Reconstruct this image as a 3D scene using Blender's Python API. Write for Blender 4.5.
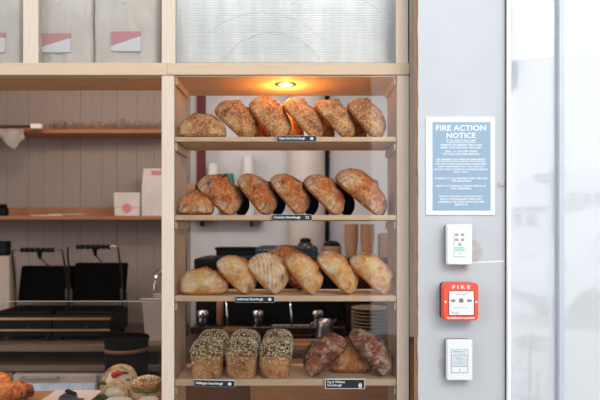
import bpy, bmesh, math, random
from mathutils import Vector, Matrix, noise
R = math.radians
scene = bpy.context.scene
C = scene.collection
for o in list(bpy.data.objects): bpy.data.objects.remove(o)

# ---------------------------------------------------------------- camera, sky, exposure
F, CAMD, H = 600.0, 2.4, 1.55          # focal length in px, camera distance to cabinet front, eye height
cam = bpy.data.cameras.new('camera'); co = bpy.data.objects.new('camera', cam); C.objects.link(co)
co.location = (0, -CAMD, H); co.rotation_euler = (R(90), 0, 0)
cam.sensor_width = 36; cam.lens = 36; cam.shift_y = 0.05
cam.dof.use_dof = True; cam.dof.focus_distance = 2.45; cam.dof.aperture_fstop = 1.8
cam.clip_start = 0.05
scene.camera = co
w = bpy.data.worlds.new('sky'); scene.world = w; w.use_nodes = True
bg = w.node_tree.nodes['Background']; bg.inputs[0].default_value = (0.93, 0.965, 1.0, 1); bg.inputs[1].default_value = 1.9
scene.view_settings.view_transform = 'Standard'; scene.view_settings.look = 'None'
scene.view_settings.gamma = 1; scene.view_settings.use_curve_mapping = False
scene.view_settings.exposure = 0.0
def area(name, loc, target, sx, sy, energy, col):
    l = bpy.data.lights.new(name, 'AREA'); l.shape = 'RECTANGLE'; l.size = sx; l.size_y = sy; l.energy = energy; l.color = col
    o = bpy.data.objects.new(name, l); C.objects.link(o); o.location = loc
    o.rotation_euler = (Vector(target)-Vector(loc)).to_track_quat('-Z', 'Y').to_euler()
area('shelf_fill_light', (1.7, -3.0, 3.5), (0, .1, 1.4), 1.6, 1.0, 58, (1, .95, .88))  # unseen shop-side fill, added to brighten shelves and loaves
area('back_wall_fill', (-.1, .45, 2.40), (.05, 1.8, 1.45), .9, .12, 8.5, (1, .97, .95))  # hidden fill behind the cabinet, added to lift the back wall
area('counter_warm_fill', (-1.15, .16, 2.14), (-1.15, .5, 1.0), .7, .05, 3.0, (1, .62, .3))  # unseen warm fill, added to turn pastries and steel edges orange

def X(px, d=CAMD): return (px - 300) * d / F
def Z(py, d=CAMD): return H + (230 - py) * d / F
def Y(d): return d - CAMD

# ---------------------------------------------------------------- materials
def srgb(r, g, b):
    f = lambda c: (c/255)/12.92 if c/255 <= .04045 else ((c/255+.055)/1.055)**2.4
    return (f(r), f(g), f(b), 1)
def newmat(name):
    m = bpy.data.materials.new(name); m.use_nodes = True
    nt = m.node_tree; return m, nt, nt.nodes, nt.links, nt.nodes['Principled BSDF']
def texco(N, L, scale, kind='Object'):
    tc = N.new('ShaderNodeTexCoord'); mp = N.new('ShaderNodeMapping'); mp.inputs['Scale'].default_value = scale
    L.new(tc.outputs[kind], mp.inputs[0]); return mp.outputs[0]
def ramp(N, stops):
    r = N.new('ShaderNodeValToRGB'); e = r.color_ramp.elements
    e[0].position, e[0].color = stops[0]; e[1].position, e[1].color = stops[-1]
    for p, c in stops[1:-1]:
        k = e.new(p); k.color = c
    return r
def mixc(N, L, fac, a, b, mode='MIX'):
    m = N.new('ShaderNodeMix'); m.data_type = 'RGBA'; m.blend_type = mode
    for s, v in ((0, fac), (6, a), (7, b)):
        if hasattr(v, 'links'): L.new(v, m.inputs[s])
        else: m.inputs[s].default_value = v
    return m.outputs[2]
def nz(N, L, co_, scale, detail=4, rough=.6):
    n = N.new('ShaderNodeTexNoise'); n.inputs['Scale'].default_value = scale
    n.inputs['Detail'].default_value = detail; n.inputs['Roughness'].default_value = rough
    L.new(co_, n.inputs['Vector']); return n.outputs['Fac']
def bump(N, L, B, h, strength, dist=.002):
    b = N.new('ShaderNodeBump'); b.inputs['Strength'].default_value = strength; b.inputs['Distance'].default_value = dist
    L.new(h, b.inputs['Height']); L.new(b.outputs[0], B.inputs['Normal'])
def plain(name, col, rough=.6, metal=0, var=.12, scale=18, spec=.4, grain=(1, 1, 1)):
    """base colour with a little mottling and fine relief"""
    m, nt, N, L, B = newmat(name)
    v = texco(N, L, grain)
    f = nz(N, L, v, scale)
    a = tuple(c*(1-var) for c in col[:3])+(1,); b = tuple(min(1, c*(1+var)) for c in col[:3])+(1,)
    r = ramp(N, [(.3, a), (.7, b)]); L.new(f, r.inputs[0]); L.new(r.outputs[0], B.inputs['Base Color'])
    B.inputs['Roughness'].default_value = rough; B.inputs['Metallic'].default_value = metal
    B.inputs['Specular IOR Level'].default_value = spec
    bump(N, L, B, f, .15, .001)
    return m
def wood(name, light, dark, grain, rough=.5, scale=1.0, spec=.35):
    m, nt, N, L, B = newmat(name)
    v = texco(N, L, grain)
    f1 = nz(N, L, v, 14*scale, 6, .65); f2 = nz(N, L, v, 3*scale, 2, .5)
    r = ramp(N, [(.3, dark), (.62, light)]); L.new(f1, r.inputs[0])
    c = mixc(N, L, f2, r.outputs[0], light)
    L.new(c, B.inputs['Base Color']); B.inputs['Roughness'].default_value = rough
    B.inputs['Specular IOR Level'].default_value = spec
    bump(N, L, B, f1, .12, .001)
    return m
def glass(name, tint=(1, 1, 1, 1), haze=0.0, hazecol=(1, 1, 1, 1), ior=1.45):
    m = bpy.data.materials.new(name); m.use_nodes = True; nt = m.node_tree; N, L = nt.nodes, nt.links
    N.remove(N['Principled BSDF']); out = N['Material Output']
    tr = N.new('ShaderNodeBsdfTransparent'); tr.inputs[0].default_value = tint
    gl = N.new('ShaderNodeBsdfGlossy'); gl.inputs['Roughness'].default_value = .02
    fr = N.new('ShaderNodeFresnel'); fr.inputs[0].default_value = ior
    a = tr.outputs[0]
    if haze:
        tl = N.new('ShaderNodeBsdfTranslucent'); tl.inputs[0].default_value = hazecol
        mh = N.new('ShaderNodeMixShader'); mh.inputs[0].default_value = haze
        L.new(a, mh.inputs[1]); L.new(tl.outputs[0], mh.inputs[2]); a = mh.outputs[0]
    mx = N.new('ShaderNodeMixShader'); L.new(fr.outputs[0], mx.inputs[0]); L.new(a, mx.inputs[1]); L.new(gl.outputs[0], mx.inputs[2])
    L.new(mx.outputs[0], out.inputs[0]); return m
def emit(name, col, s):
    m, nt, N, L, B = newmat(name)
    B.inputs['Emission Color'].default_value = col; B.inputs['Emission Strength'].default_value = s
    return m
def crust(name, pale, mid, dark, flour, flour_amt=.5, speck=0, stripes=0, fine=120, burn=.5, rim=.25, bscale=26, patch=None, pamt=.8, crackle=.5):
    m, nt, N, L, B = newmat(name)
    oi = N.new('ShaderNodeObjectInfo')
    tc = N.new('ShaderNodeTexCoord'); ad = N.new('ShaderNodeVectorMath'); ad.operation = 'ADD'
    mu = N.new('ShaderNodeVectorMath'); mu.operation = 'SCALE'; mu.inputs[0].default_value = (7, 3, 5)
    L.new(oi.outputs['Random'], mu.inputs['Scale']); L.new(tc.outputs['Object'], ad.inputs[0]); L.new(mu.outputs[0], ad.inputs[1])
    v = ad.outputs[0]
    f = nz(N, L, v, 17, 5, .62)
    r = ramp(N, [(.36, dark), (.47, mid), (.6, pale)]); L.new(f, r.inputs[0])
    col = r.outputs[0]
    f2 = nz(N, L, v, bscale, 6, .7)
    rb = ramp(N, [(.53, (0, 0, 0, 1)), (.62, (1, 1, 1, 1))]); L.new(f2, rb.inputs[0])
    mb = N.new('ShaderNodeMath'); mb.operation = 'MULTIPLY'; mb.inputs[1].default_value = burn; L.new(rb.outputs[0], mb.inputs[0])
    col = mixc(N, L, mb.outputs[0], col, dark)
    # flour
    f3 = nz(N, L, v, 20, 8, .72)
    rf = ramp(N, [(.49, (0, 0, 0, 1)), (.62, (1, 1, 1, 1))]); L.new(f3, rf.inputs[0])
    mf = N.new('ShaderNodeMath'); mf.operation = 'MULTIPLY'; mf.inputs[1].default_value = flour_amt; L.new(rf.outputs[0], mf.inputs[0])
    ff = mf.outputs[0]
    if stripes:
        wv = N.new('ShaderNodeTexWave'); wv.wave_type = 'BANDS'; wv.bands_direction = 'DIAGONAL'
        wv.inputs['Scale'].default_value = 26; wv.inputs['Distortion'].default_value = 2.5; wv.inputs['Detail'].default_value = 2
        L.new(tc.outputs['Object'], wv.inputs['Vector'])
        rs = ramp(N, [(.45, (0, 0, 0, 1)), (.8, (1, 1, 1, 1))]); L.new(wv.outputs['Fac'], rs.inputs[0])
        ms = N.new('ShaderNodeMath'); ms.operation = 'MULTIPLY'; L.new(rs.outputs[0], ms.inputs[0]); L.new(nz(N, L, v, 12, 2), ms.inputs[1])
        mt = N.new('ShaderNodeMath'); mt.operation = 'MULTIPLY_ADD'; mt.inputs[1].default_value = stripes
        L.new(ms.outputs[0], mt.inputs[0]); L.new(ff, mt.inputs[2]); mt.use_clamp = True; ff = mt.outputs[0]
    col = mixc(N, L, ff, col, flour)
    at = N.new('ShaderNodeAttribute'); at.attribute_name = 'score'
    col = mixc(N, L, at.outputs['Fac'], col, pale)
    ae = N.new('ShaderNodeAttribute'); ae.attribute_name = 'ear'
    col = mixc(N, L, ae.outputs['Fac'], col, dark)
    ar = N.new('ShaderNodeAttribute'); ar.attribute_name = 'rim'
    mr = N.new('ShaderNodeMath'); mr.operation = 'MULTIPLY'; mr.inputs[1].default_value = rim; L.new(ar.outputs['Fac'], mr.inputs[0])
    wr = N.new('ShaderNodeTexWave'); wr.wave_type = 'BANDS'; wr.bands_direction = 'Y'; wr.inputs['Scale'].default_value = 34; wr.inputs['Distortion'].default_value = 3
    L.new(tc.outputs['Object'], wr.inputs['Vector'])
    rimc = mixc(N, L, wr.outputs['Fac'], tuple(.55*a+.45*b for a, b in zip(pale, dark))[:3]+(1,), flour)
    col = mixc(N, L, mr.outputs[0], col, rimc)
    if patch:
        ap = N.new('ShaderNodeAttribute'); ap.attribute_name = 'patch'
        rn = ramp(N, [(.42, (.1, .1, .1, 1)), (.54, (1, 1, 1, 1))]); L.new(nz(N, L, v, 38, 5, .65), rn.inputs[0])
        mp_ = N.new('ShaderNodeMath'); mp_.operation = 'MULTIPLY'; L.new(rn.outputs[0], mp_.inputs[0]); L.new(ap.outputs['Fac'], mp_.inputs[1])
        mq = N.new('ShaderNodeMath'); mq.operation = 'MULTIPLY'; mq.inputs[1].default_value = pamt; L.new(mp_.outputs[0], mq.inputs[0])
        col = mixc(N, L, mq.outputs[0], col, patch)
        ag = N.new('ShaderNodeAttribute'); ag.attribute_name = 'ridge'
        mg = N.new('ShaderNodeMath'); mg.operation = 'MULTIPLY'; mg.inputs[1].default_value = .9; L.new(ag.outputs['Fac'], mg.inputs[0])
        col = mixc(N, L, mg.outputs[0], col, dark)
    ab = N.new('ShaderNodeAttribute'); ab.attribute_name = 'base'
    col = mixc(N, L, ab.outputs['Fac'], col, tuple(.45*a+.35*b for a, b in zip(mid, dark))[:3]+(1,))  # base darkened, painting in the shade along its lower edge
    f4 = nz(N, L, v, 95, 3, .6)
    rk = ramp(N, [(.40, (.50, .46, .44, 1)), (.56, (1, 1, 1, 1))]); L.new(f4, rk.inputs[0])
    col = mixc(N, L, crackle, col, rk.outputs[0], 'MULTIPLY')
    rw_ = ramp(N, [(.60, (0, 0, 0, 1)), (.68, (1, 1, 1, 1))]); L.new(f4, rw_.inputs[0])
    mw_ = N.new('ShaderNodeMath'); mw_.operation = 'MULTIPLY'; mw_.inputs[1].default_value = .8*crackle; L.new(rw_.outputs[0], mw_.inputs[0])
    col = mixc(N, L, mw_.outputs[0], col, flour)
    hgt = f2
    if speck:
        vo = N.new('ShaderNodeTexVoronoi'); vo.inputs['Scale'].default_value = 140; L.new(v, vo.inputs['Vector'])
        rv = ramp(N, [(.28, (1, 1, 1, 1)), (.45, (0, 0, 0, 1))]); L.new(vo.outputs['Distance'], rv.inputs[0])
        m2 = N.new('ShaderNodeMath'); m2.operation = 'MULTIPLY'; m2.inputs[1].default_value = speck; L.new(rv.outputs[0], m2.inputs[0])
        col = mixc(N, L, m2.outputs[0], col, flour)
        vd = N.new('ShaderNodeTexVoronoi'); vd.inputs['Scale'].default_value = 75; L.new(v, vd.inputs['Vector'])
        rd = ramp(N, [(.1, (1, 1, 1, 1)), (.2, (0, 0, 0, 1))]); L.new(vd.outputs['Distance'], rd.inputs[0])
        m3 = N.new('ShaderNodeMath'); m3.operation = 'MULTIPLY'; m3.inputs[1].default_value = .45; L.new(rd.outputs[0], m3.inputs[0])
        col = mixc(N, L, m3.outputs[0], col, (dark[0]*.4, dark[1]*.35, dark[2]*.35, 1))
        hgt = vo.outputs['Distance']
    L.new(col, B.inputs['Base Color']); B.inputs['Roughness'].default_value = .62; B.inputs['Specular IOR Level'].default_value = .3
    bump(N, L, B, hgt, .7, .005)
    return m

M = {}
BIRCH_L, BIRCH_D = srgb(214, 197, 182), srgb(199, 177, 158)
M['birch_v'] = wood('birch_vertical_grain', srgb(212, 196, 180), srgb(198, 176, 155), (6, 6, .5))
M['birch_side'] = wood('birch_side_grain', srgb(236, 208, 176), srgb(214, 180, 144), (5, 5, .6))
M['birch_h'] = wood('birch_horizontal_grain', srgb(204, 182, 157), srgb(190, 162, 134), (.5, 6, 6), spec=.08)
M['birch_y'] = wood('birch_shelf_grain', srgb(244, 216, 182), srgb(224, 188, 148), (.6, 5, 6), spec=.02)
M['shelf_brown'] = wood('brown_shelf_wood', srgb(170, 116, 82), srgb(128, 80, 54), (.5, 6, 6))
M['counter_light'] = wood('oak_panel', srgb(188, 134, 92), srgb(150, 100, 64), (.7, 5, 5))
M['counter_dark'] = wood('walnut_panel', srgb(112, 70, 48), srgb(82, 48, 33), (5, 5, .6))
M['plank'] = wood('taupe_painted_plank', srgb(158, 144, 138), srgb(141, 126, 119), (8, 8, .5), .7)
M['white_wall'] = plain('white_painted_wall', srgb(214, 212, 214), .75, 0, .04, 5)
M['pier'] = plain('pale_grey_plaster', srgb(188, 192, 197), .8, 0, .03, 6)
M['plaster_raw'] = plain('bare_plaster', srgb(184, 180, 176), .9, 0, .12, 40)
M['trim_grey'] = plain('grey_brown_trim', srgb(172, 162, 150), .8, 0, .12, 12, grain=(4, 4, .6))
M['torn_timber'] = wood('torn_timber_edge', srgb(184, 140, 108), srgb(110, 74, 54), (8, 8, 2))
M['dark'] = plain('near_black', srgb(30, 28, 28), .8)
M['black'] = plain('black_plastic', srgb(15, 15, 16), .45, 0, .2, spec=.15)
M['black_matt'] = plain('black_matt_tray', srgb(9, 9, 10), .8, 0, .2, spec=.04)
M['slate'] = plain('black_chalk_card', srgb(27, 33, 40), .6, 0, .15)
M['card_edge'] = plain('pale_card_border', srgb(190, 184, 174), .7)
M['white'] = plain('white_plastic', srgb(228, 229, 230), .4, 0, .02)
M['ink'] = plain('white_print', srgb(228, 232, 237), .7, 0, .02)
M['steel'] = plain('brushed_steel', srgb(150, 146, 142), .32, 1, .12, 14, grain=(1, 1, 12))
M['warm_lit_steel'] = plain('steel_with_warm_reflection', srgb(190, 142, 104), .3, 1, .12, 14)  # orange reflected light tinted into the steel colour
M['steel_dark'] = plain('dark_steel', srgb(84, 72, 64), .3, 1, .15, 14)
M['chrome'] = plain('chrome', srgb(215, 215, 215), .12, 1, .03)
M['floor'] = wood('grey_floorboards', srgb(112, 104, 97), srgb(92, 84, 77), (5, .6, 5))
M['ceil'] = plain('ceiling_paint', srgb(170, 160, 152), .8, 0, .04)
M['kraft'] = plain('kraft_card', srgb(178, 132, 100), .75, 0, .06, 30)
M['paper'] = plain('pale_paper_bag', srgb(222, 214, 202), .85, 0, .06, 9)
M['paper_grey'] = plain('grey_white_paper', srgb(214, 208, 206), .85, 0, .08, 12)
M['red_print'] = plain('faded_red_print', srgb(214, 136, 138), .7, 0, .06)
M['white_print'] = plain('label_white', srgb(236, 238, 242), .7, 0, .03)
M['glass'] = glass('clear_glass')
M['window_glass'] = glass('glare_washed_glass', (.93, .945, .955, 1), haze=.62, hazecol=(.985, .99, 1, 1))  # translucent white paints bright glare over the view outside
M['frame_white'] = plain('white_window_frame', srgb(232, 235, 240), .5, 0, .02)
M['frame_blue'] = plain('blue_grey_mullion', srgb(184, 193, 204), .5, 0, .04)
M['frame_red'] = plain('dark_red_brown_bead', srgb(96, 70, 66), .6, 0, .12)
M['red_paint'] = plain('dark_red_paint', srgb(92, 14, 20), .5, 0, .1)
M['teal'] = plain('teal_card', srgb(40, 130, 118), .5, 0, .06)
M['cup_white'] = plain('white_cup_card', srgb(226, 224, 222), .5, 0, .03)
M['alarm_red'] = plain('alarm_red_plastic', srgb(236, 84, 62), .4, 0, .03)
M['alarm_back'] = plain('shaded_red_back_box', srgb(74, 30, 30), .5, 0, .05)  # darker red carries the shade on the box sides
M['sign_blue'] = plain('notice_blue', srgb(140, 165, 187), .6, 0, .015)
M['green_print'] = plain('mint_print', srgb(140, 216, 160), .6, 0, .03)
M['teal_print'] = plain('teal_print', srgb(96, 190, 176), .6, 0, .03)
M['grey_print'] = plain('grey_print', srgb(120, 124, 130), .6, 0, .05)
M['panel_grey'] = plain('pale_grey_panel', srgb(206, 210, 216), .5, 0, .03)
M['lilac_print'] = plain('blue_grey_outline', srgb(160, 172, 196), .6, 0, .03)

# ---------------------------------------------------------------- mesh helpers
WL = {}
def wloc(o):
    v = Vector((0, 0, 0))
    while o: v += o.location; o = o.parent
    return v
def box(bm, x0, x1, y0, y1, z0, z1, bevel=0, seg=1, rot=None):
    r = bmesh.ops.create_cube(bm, size=1)
    vs = r['verts']
    c = Vector(((x0+x1)/2, (y0+y1)/2, (z0+z1)/2))
    mat = Matrix.Translation(c) @ (rot.to_4x4() if rot else Matrix()) @ Matrix.Diagonal((abs(x1-x0), abs(y1-y0), abs(z1-z0), 1))
    bmesh.ops.transform(bm, matrix=mat, verts=vs)
    if bevel:
        es = list({e for v in vs for e in v.link_edges})
        bmesh.ops.bevel(bm, geom=es, offset=bevel, segments=seg, affect='EDGES', profile=.5)
def tube(bm, pts, r, seg=8, cap=True, closed=False):
    pts = [Vector(p) for p in pts]; rings = []
    rr = r if isinstance(r, (list, tuple)) else [r]*len(pts)
    n = len(pts); up = Vector((.13, .21, .97))
    for i, p in enumerate(pts):
        if closed: t = (pts[(i+1) % n]-pts[i-1])
        else: t = pts[min(i+1, n-1)]-pts[max(i-1, 0)]
        t.normalize(); a = t.cross(up)
        if a.length < .05: a = t.cross(Vector((1, 0, 0)))
        a.normalize(); b = t.cross(a)
        rings.append([bm.verts.new(p+rr[i]*(a*math.cos(2*math.pi*k/seg)+b*math.sin(2*math.pi*k/seg))) for k in range(seg)])
    m = n if closed else n-1
    for i in range(m):
        A, Bq = rings[i], rings[(i+1) % n]
        for k in range(seg): bm.faces.new((A[k], A[(k+1) % seg], Bq[(k+1) % seg], Bq[k]))
    if cap and not closed:
        bm.faces.new(rings[0]); bm.faces.new(rings[-1][::-1])
def lathe(bm, prof, seg=20, c=(0, 0, 0), axis='Z', cap=True):
    """prof: list of (radius, height)"""
    c = Vector(c); rings = []
    for r, h in prof:
        ring = []
        for k in range(seg):
            a = 2*math.pi*k/seg; p = Vector((r*math.cos(a), r*math.sin(a), h))
            if axis == 'Y': p = Vector((p.x, -p.z, p.y))
            if axis == 'X': p = Vector((p.z, p.x, p.y))
            ring.append(bm.verts.new(c+p))
        rings.append(ring)
    for A, B_ in zip(rings, rings[1:]):
        for k in range(seg): bm.faces.new((A[k], A[(k+1) % seg], B_[(k+1) % seg], B_[k]))
    if cap:
        bm.faces.new(rings[0][::-1]); bm.faces.new(rings[-1])
def prism(bm, poly, y0, y1):
    """poly in (x,z), extruded along y"""
    a = [bm.verts.new((x, y0, z)) for x, z in poly]; b = [bm.verts.new((x, y1, z)) for x, z in poly]
    n = len(poly); bm.faces.new(a); bm.faces.new(b[::-1])
    for i in range(n): bm.faces.new((a[i], b[i], b[(i+1) % n], a[(i+1) % n]))
def ngon_rect(x0, x1, z0, z1, r, n=4):
    out = []
    for cx, cz, a0 in ((x1-r, z0+r, -90), (x1-r, z1-r, 0), (x0+r, z1-r, 90), (x0+r, z0+r, 180)):
        for i in range(n+1):
            a = R(a0+90*i/n); out.append((cx+r*math.cos(a), cz+r*math.sin(a)))
    return out
def finish(bm, smooth):
    bmesh.ops.recalc_face_normals(bm, faces=bm.faces[:])
    for f in bm.faces: f.smooth = smooth
def obj(name, bm, mat, parent=None, smooth=False, local=False, origin=None, autosmooth=None):
    """link bm as ONE mesh object. Vertices are world coordinates unless local."""
    finish(bm, smooth or autosmooth is not None)
    if autosmooth is not None:
        for e in bm.edges:
            if len(e.link_faces) == 2 and e.calc_face_angle(0) > R(autosmooth): e.smooth = False
    o = bpy.data.objects.new(name, None)
    me = bpy.data.meshes.new(name)
    if local:
        org = Vector((0, 0, 0))
    else:
        xs = [v.co for v in bm.verts]
        lo = Vector([min(p[i] for p in xs) for i in range(3)]); hi = Vector([max(p[i] for p in xs) for i in range(3)])
        org = Vector(origin) if origin else Vector(((lo.x+hi.x)/2, (lo.y+hi.y)/2, lo.z))
        bmesh.ops.translate(bm, vec=-org, verts=bm.verts[:])
    bm.to_mesh(me); bm.free()
    for m in (mat if isinstance(mat, (list, tuple)) else [mat]): me.materials.append(m)
    bpy.data.objects.remove(o)
    o = bpy.data.objects.new(name, me); C.objects.link(o)
    if parent:
        o.parent = parent
        o.location = org - (Vector((0, 0, 0)) if local else wloc(parent))
    else: o.location = org
    return o
def tag(o, label, cat, group=None, kind=None):
    o['label'] = label; o['category'] = cat
    if group: o['group'] = group
    if kind: o['kind'] = kind
    return o
def thing(name, loc, label, cat, group=None):
    o = bpy.data.objects.new(name, None); C.objects.link(o); o.location = loc; o.empty_display_size = .05
    return tag(o, label, cat, group)
def struct(name, loc=(0, 0, 0)):
    o = bpy.data.objects.new(name, None); C.objects.link(o); o.location = loc; o['kind'] = 'structure'; return o
def copy_tree(o, parent=None):
    c = o.copy(); C.objects.link(c)
    if parent: c.parent = parent
    for ch in [k for k in o.children]: copy_tree(ch, c)
    return c
def bxo(name, dims, mat, parent=None, bevel=0, seg=1):
    bm = bmesh.new(); box(bm, *dims, bevel=bevel, seg=seg); return obj(name, bm, mat, parent)
def pxbox(name, x0, x1, y0, y1, d0, d1, mat, parent=None, bevel=0, seg=1):
    """box whose front face at camera distance d0 covers these photo measurements"""
    return bxo(name, (X(x0, d0), X(x1, d0), Y(d0), Y(d1), Z(y1, d0), Z(y0, d0)), mat, parent, bevel, seg)
def words(name, text, cx, cz, y, width, height, mat, parent, align='CENTER', bold=0.0, lead=1.0, rot=0):
    cu = bpy.data.curves.new('t', 'FONT'); cu.body = text; cu.align_x = align; cu.space_line = lead; cu.offset = bold
    cu.resolution_u = 2
    t = bpy.data.objects.new('t', cu); C.objects.link(t)
    dg = bpy.context.evaluated_depsgraph_get(); me = bpy.data.meshes.new_from_object(t.evaluated_get(dg))
    bpy.data.objects.remove(t); bpy.data.curves.remove(cu)
    bm = bmesh.new(); bm.from_mesh(me); bpy.data.meshes.remove(me)
    xs = [v.co.x for v in bm.verts]; ys = [v.co.y for v in bm.verts]
    sx = width/(max(xs)-min(xs)); sy = height/(max(ys)-min(ys)) if height else sx
    mx, my = (max(xs)+min(xs))/2, (max(ys)+min(ys))/2
    ca, sa = math.cos(rot), math.sin(rot)
    for v in bm.verts:
        px_, pz_ = (v.co.x-mx)*sx, (v.co.y-my)*sy
        v.co = Vector((cx+px_*ca-pz_*sa, y, cz+px_*sa+pz_*ca))
    me2 = bpy.data.meshes.new(name); 
    o = obj(name, bm, mat, parent)
    bpy.data.meshes.remove(me2)
    return o
rnd = random.Random(7)

# ================================================================ SETTING
bm = bmesh.new(); box(bm, -5, 5, -6.5, 1.95, -.1, 0); o = obj('floor', bm, M['floor']); o['kind'] = 'structure'
# kitchen ceiling
bm = bmesh.new(); box(bm, -3.2, .75, -.02, 1.95, 3.0, 3.1); o = obj('ceiling', bm, M['ceil']); o['kind'] = 'structure'
# back wall: taupe planks left; paler panel behind the cabinet has brighter light painted in
wb = struct('wall_back', (-.8, 1.8, 0))
bm = bmesh.new(); box(bm, -3.2, .75, 1.83, 1.95, 0, 3.0); obj('backing', bm, M['trim_grey'], wb)
x = -3.2; i = 0; meshes = {}
while x < -.82:
    wd = (.12, .15, .105, .14)[i % 4]
    dz = (i*37 % 5)*.0008
    if wd not in meshes:
        bm = bmesh.new(); box(bm, 0, wd-.0015, 0, .03, 0, 3.0, bevel=.001); finish(bm, False)
        me = bpy.data.meshes.new('plank'); bm.to_mesh(me); bm.free(); me.materials.append(M['plank']); meshes[wd] = me
    o = bpy.data.objects.new('plank', meshes[wd]); C.objects.link(o); o.parent = wb
    o.location = Vector((x, 1.80-dz, 0)) - wb.location
    x += wd; i += 1
bm = bmesh.new(); box(bm, x, .75, 1.795, 1.83, 0, 3.0); obj('lit_wall_panel', bm, M['white_wall'], wb)
bm = bmesh.new(); box(bm, .62, .75, .02, 1.8, 0, 3.0); o = obj('wall_right', bm, M['white_wall']); o['kind'] = 'structure'
bm = bmesh.new(); box(bm, -3.3, -3.2, -.02, 1.95, 0, 3.0); o = obj('wall_left', bm, M['white_wall']); o['kind'] = 'structure'
# unseen dark wall added behind the camera to darken glass reflections; open either side
bm = bmesh.new(); box(bm, -5, 1.02, -6.4, -6.2, 0, 3.9); o = obj('dark_reflection_wall', bm, M['dark']); o['kind'] = 'structure'

# pier with the fire notices
DP = 2.28
PW = struct('wall_pier', (X(460, DP), Y(DP), 0))
zs = [i*.035 for i in range(0, 92)]
bm = bmesh.new()
xl = X(418, DP); xr = X(505, DP)
left = []
for z in zs:
    j = noise.noise(Vector((0, 3, z*14)))*.0035 + noise.noise(Vector((2, 3, z*50)))*.0025
    left.append((xl+j, z))
poly_f = [bm.verts.new((a, Y(DP), z)) for a, z in left]; poly_r = [bm.verts.new((xr, Y(DP), z)) for z in zs]
poly_b = [bm.verts.new((xl+.004, Y(DP)+.025, z)) for z in zs]; poly_rb = [bm.verts.new((xr, Y(DP)+.025, z)) for z in zs]
for i in range(len(zs)-1):
    bm.faces.new((poly_f[i], poly_r[i], poly_r[i+1], poly_f[i+1])); bm.faces.new((poly_f[i], poly_f[i+1], poly_b[i+1], poly_b[i]))
    bm.faces.new((poly_r[i], poly_rb[i], poly_rb[i+1], poly_r[i+1])); bm.faces.new((poly_b[i], poly_b[i+1], poly_rb[i+1], poly_rb[i]))
bm.faces.new([poly_f[-1], poly_r[-1], poly_rb[-1], poly_b[-1]])
bm.faces.new([poly_f[0], poly_b[0], poly_rb[0], poly_r[0]])
obj('plaster_face', bm, M['pier'], PW)
bxo('core', (xl+.018, xr, Y(DP)+.0255, .02, 0, 3.18), M['plaster_raw'], PW)
# torn timber edge along the plaster
bm = bmesh.new()
for i in range(len(zs)-1):
    j0 = noise.noise(Vector((5, 1, zs[i]*20)))*.003; j1 = noise.noise(Vector((5, 1, zs[i+1]*20)))*.003
    x0a, x0b = X(416.6, DP)+j0*.5, X(416.6, DP)+j1*.5
    ya, yb = Y(DP)+.012, Y(DP)+.05
    v = [bm.verts.new(p) for p in ((x0a, ya, zs[i]), (xl+.003, ya, zs[i]), (xl+.003, ya, zs[i+1]), (x0b, ya, zs[i+1]), (x0a, yb, zs[i]), (xl+.003, yb, zs[i]), (xl+.003, yb, zs[i+1]), (x0b, yb, zs[i+1]))]
    for q in ((0, 1, 2, 3), (4, 7, 6, 5), (0, 3, 7, 4), (1, 5, 6, 2)): bm.faces.new([v[k] for k in q])
bmesh.ops.remove_doubles(bm, verts=bm.verts[:], dist=1e-5)
obj('timber_edge', bm, M['torn_timber'], PW)
# worn spots in the paint
def blob(name, pts, d, t, mat, parent):
    bm = bmesh.new(); prism(bm, [(X(a, d), Z(b, d)) for a, b in pts], Y(d)-t, Y(d)); return obj(name, bm, mat, parent)
blob('chipped_patch', [(471, 239), (476, 240), (480, 245), (483, 252), (481, 258), (476, 261), (471, 262)], DP, .0012, M['plaster_raw'], PW)
blob('chipped_patch', [(459, 263), (470, 263), (469, 268), (466, 271), (462, 267)], DP, .0012, M['plaster_raw'], PW)
blob('chipped_patch', [(438, 361), (441, 357), (444, 359), (444, 371), (441, 372), (438, 366)], DP, .0012, M['plaster_raw'], PW)
blob('crack', [(472, 262), (488, 261.2), (504, 260.6), (504, 262), (488, 262.6), (472, 263.4)], DP, .0009, M['white'], PW)
for (a, b, c_, d_) in ((498.5, 182, 504, 186),):
    blob('old_fixing', [(a, d_), (c_, d_), (c_, b), (a, b)], DP, .004, M['plaster_raw'], PW)
# grey board and dark reveal between cabinet and pier
pxbox('trim_1', 409.6, 414.4, -90, 337, 2.40, 2.46, M['trim_grey'])['kind'] = 'structure'
pxbox('trim_2', 410.0, 416.5, 337, 640, 2.43, 2.47, M['torn_timber'])['kind'] = 'structure'
pxbox('trim_3', 409, 421, -90, 640, 2.475, 2.49, M['dark'])['kind'] = 'structure'

# ---------------------------------------------------------------- shop window
WN = struct('window_1', (X(560, DP), Y(DP), 0))
pxbox('bead', 506.0, 507.3, -120, 620, 2.27, 2.33, M['frame_red'], WN)
pxbox('stile', 507.3, 511.5, -120, 620, 2.26, 2.36, M['frame_white'], WN, .003)
pxbox('inner_stile', 511.7, 517.5, -120, 88, 2.34, 2.40, M['frame_blue'], WN)
pxbox('mullion', 559.3, 564.2, -120, 620, 2.28, 2.33, M['frame_blue'], WN, .002)
pxbox('stile', 655, 668, -120, 620, 2.26, 2.36, M['frame_white'], WN, .003)
pxbox('pane', 511.6, 559.2, -120, 620, 2.305, 2.310, M['window_glass'], WN)
pxbox('pane', 564.3, 654.9, -120, 620, 2.305, 2.310, M['window_glass'], WN)
pxbox('pane', 668.1, 879.9, -120, 620, 2.305, 2.310, M['window_glass'], WN)
pxbox('stile', 880, 893, -120, 620, 2.26, 2.36, M['frame_white'], WN, .003)

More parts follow.
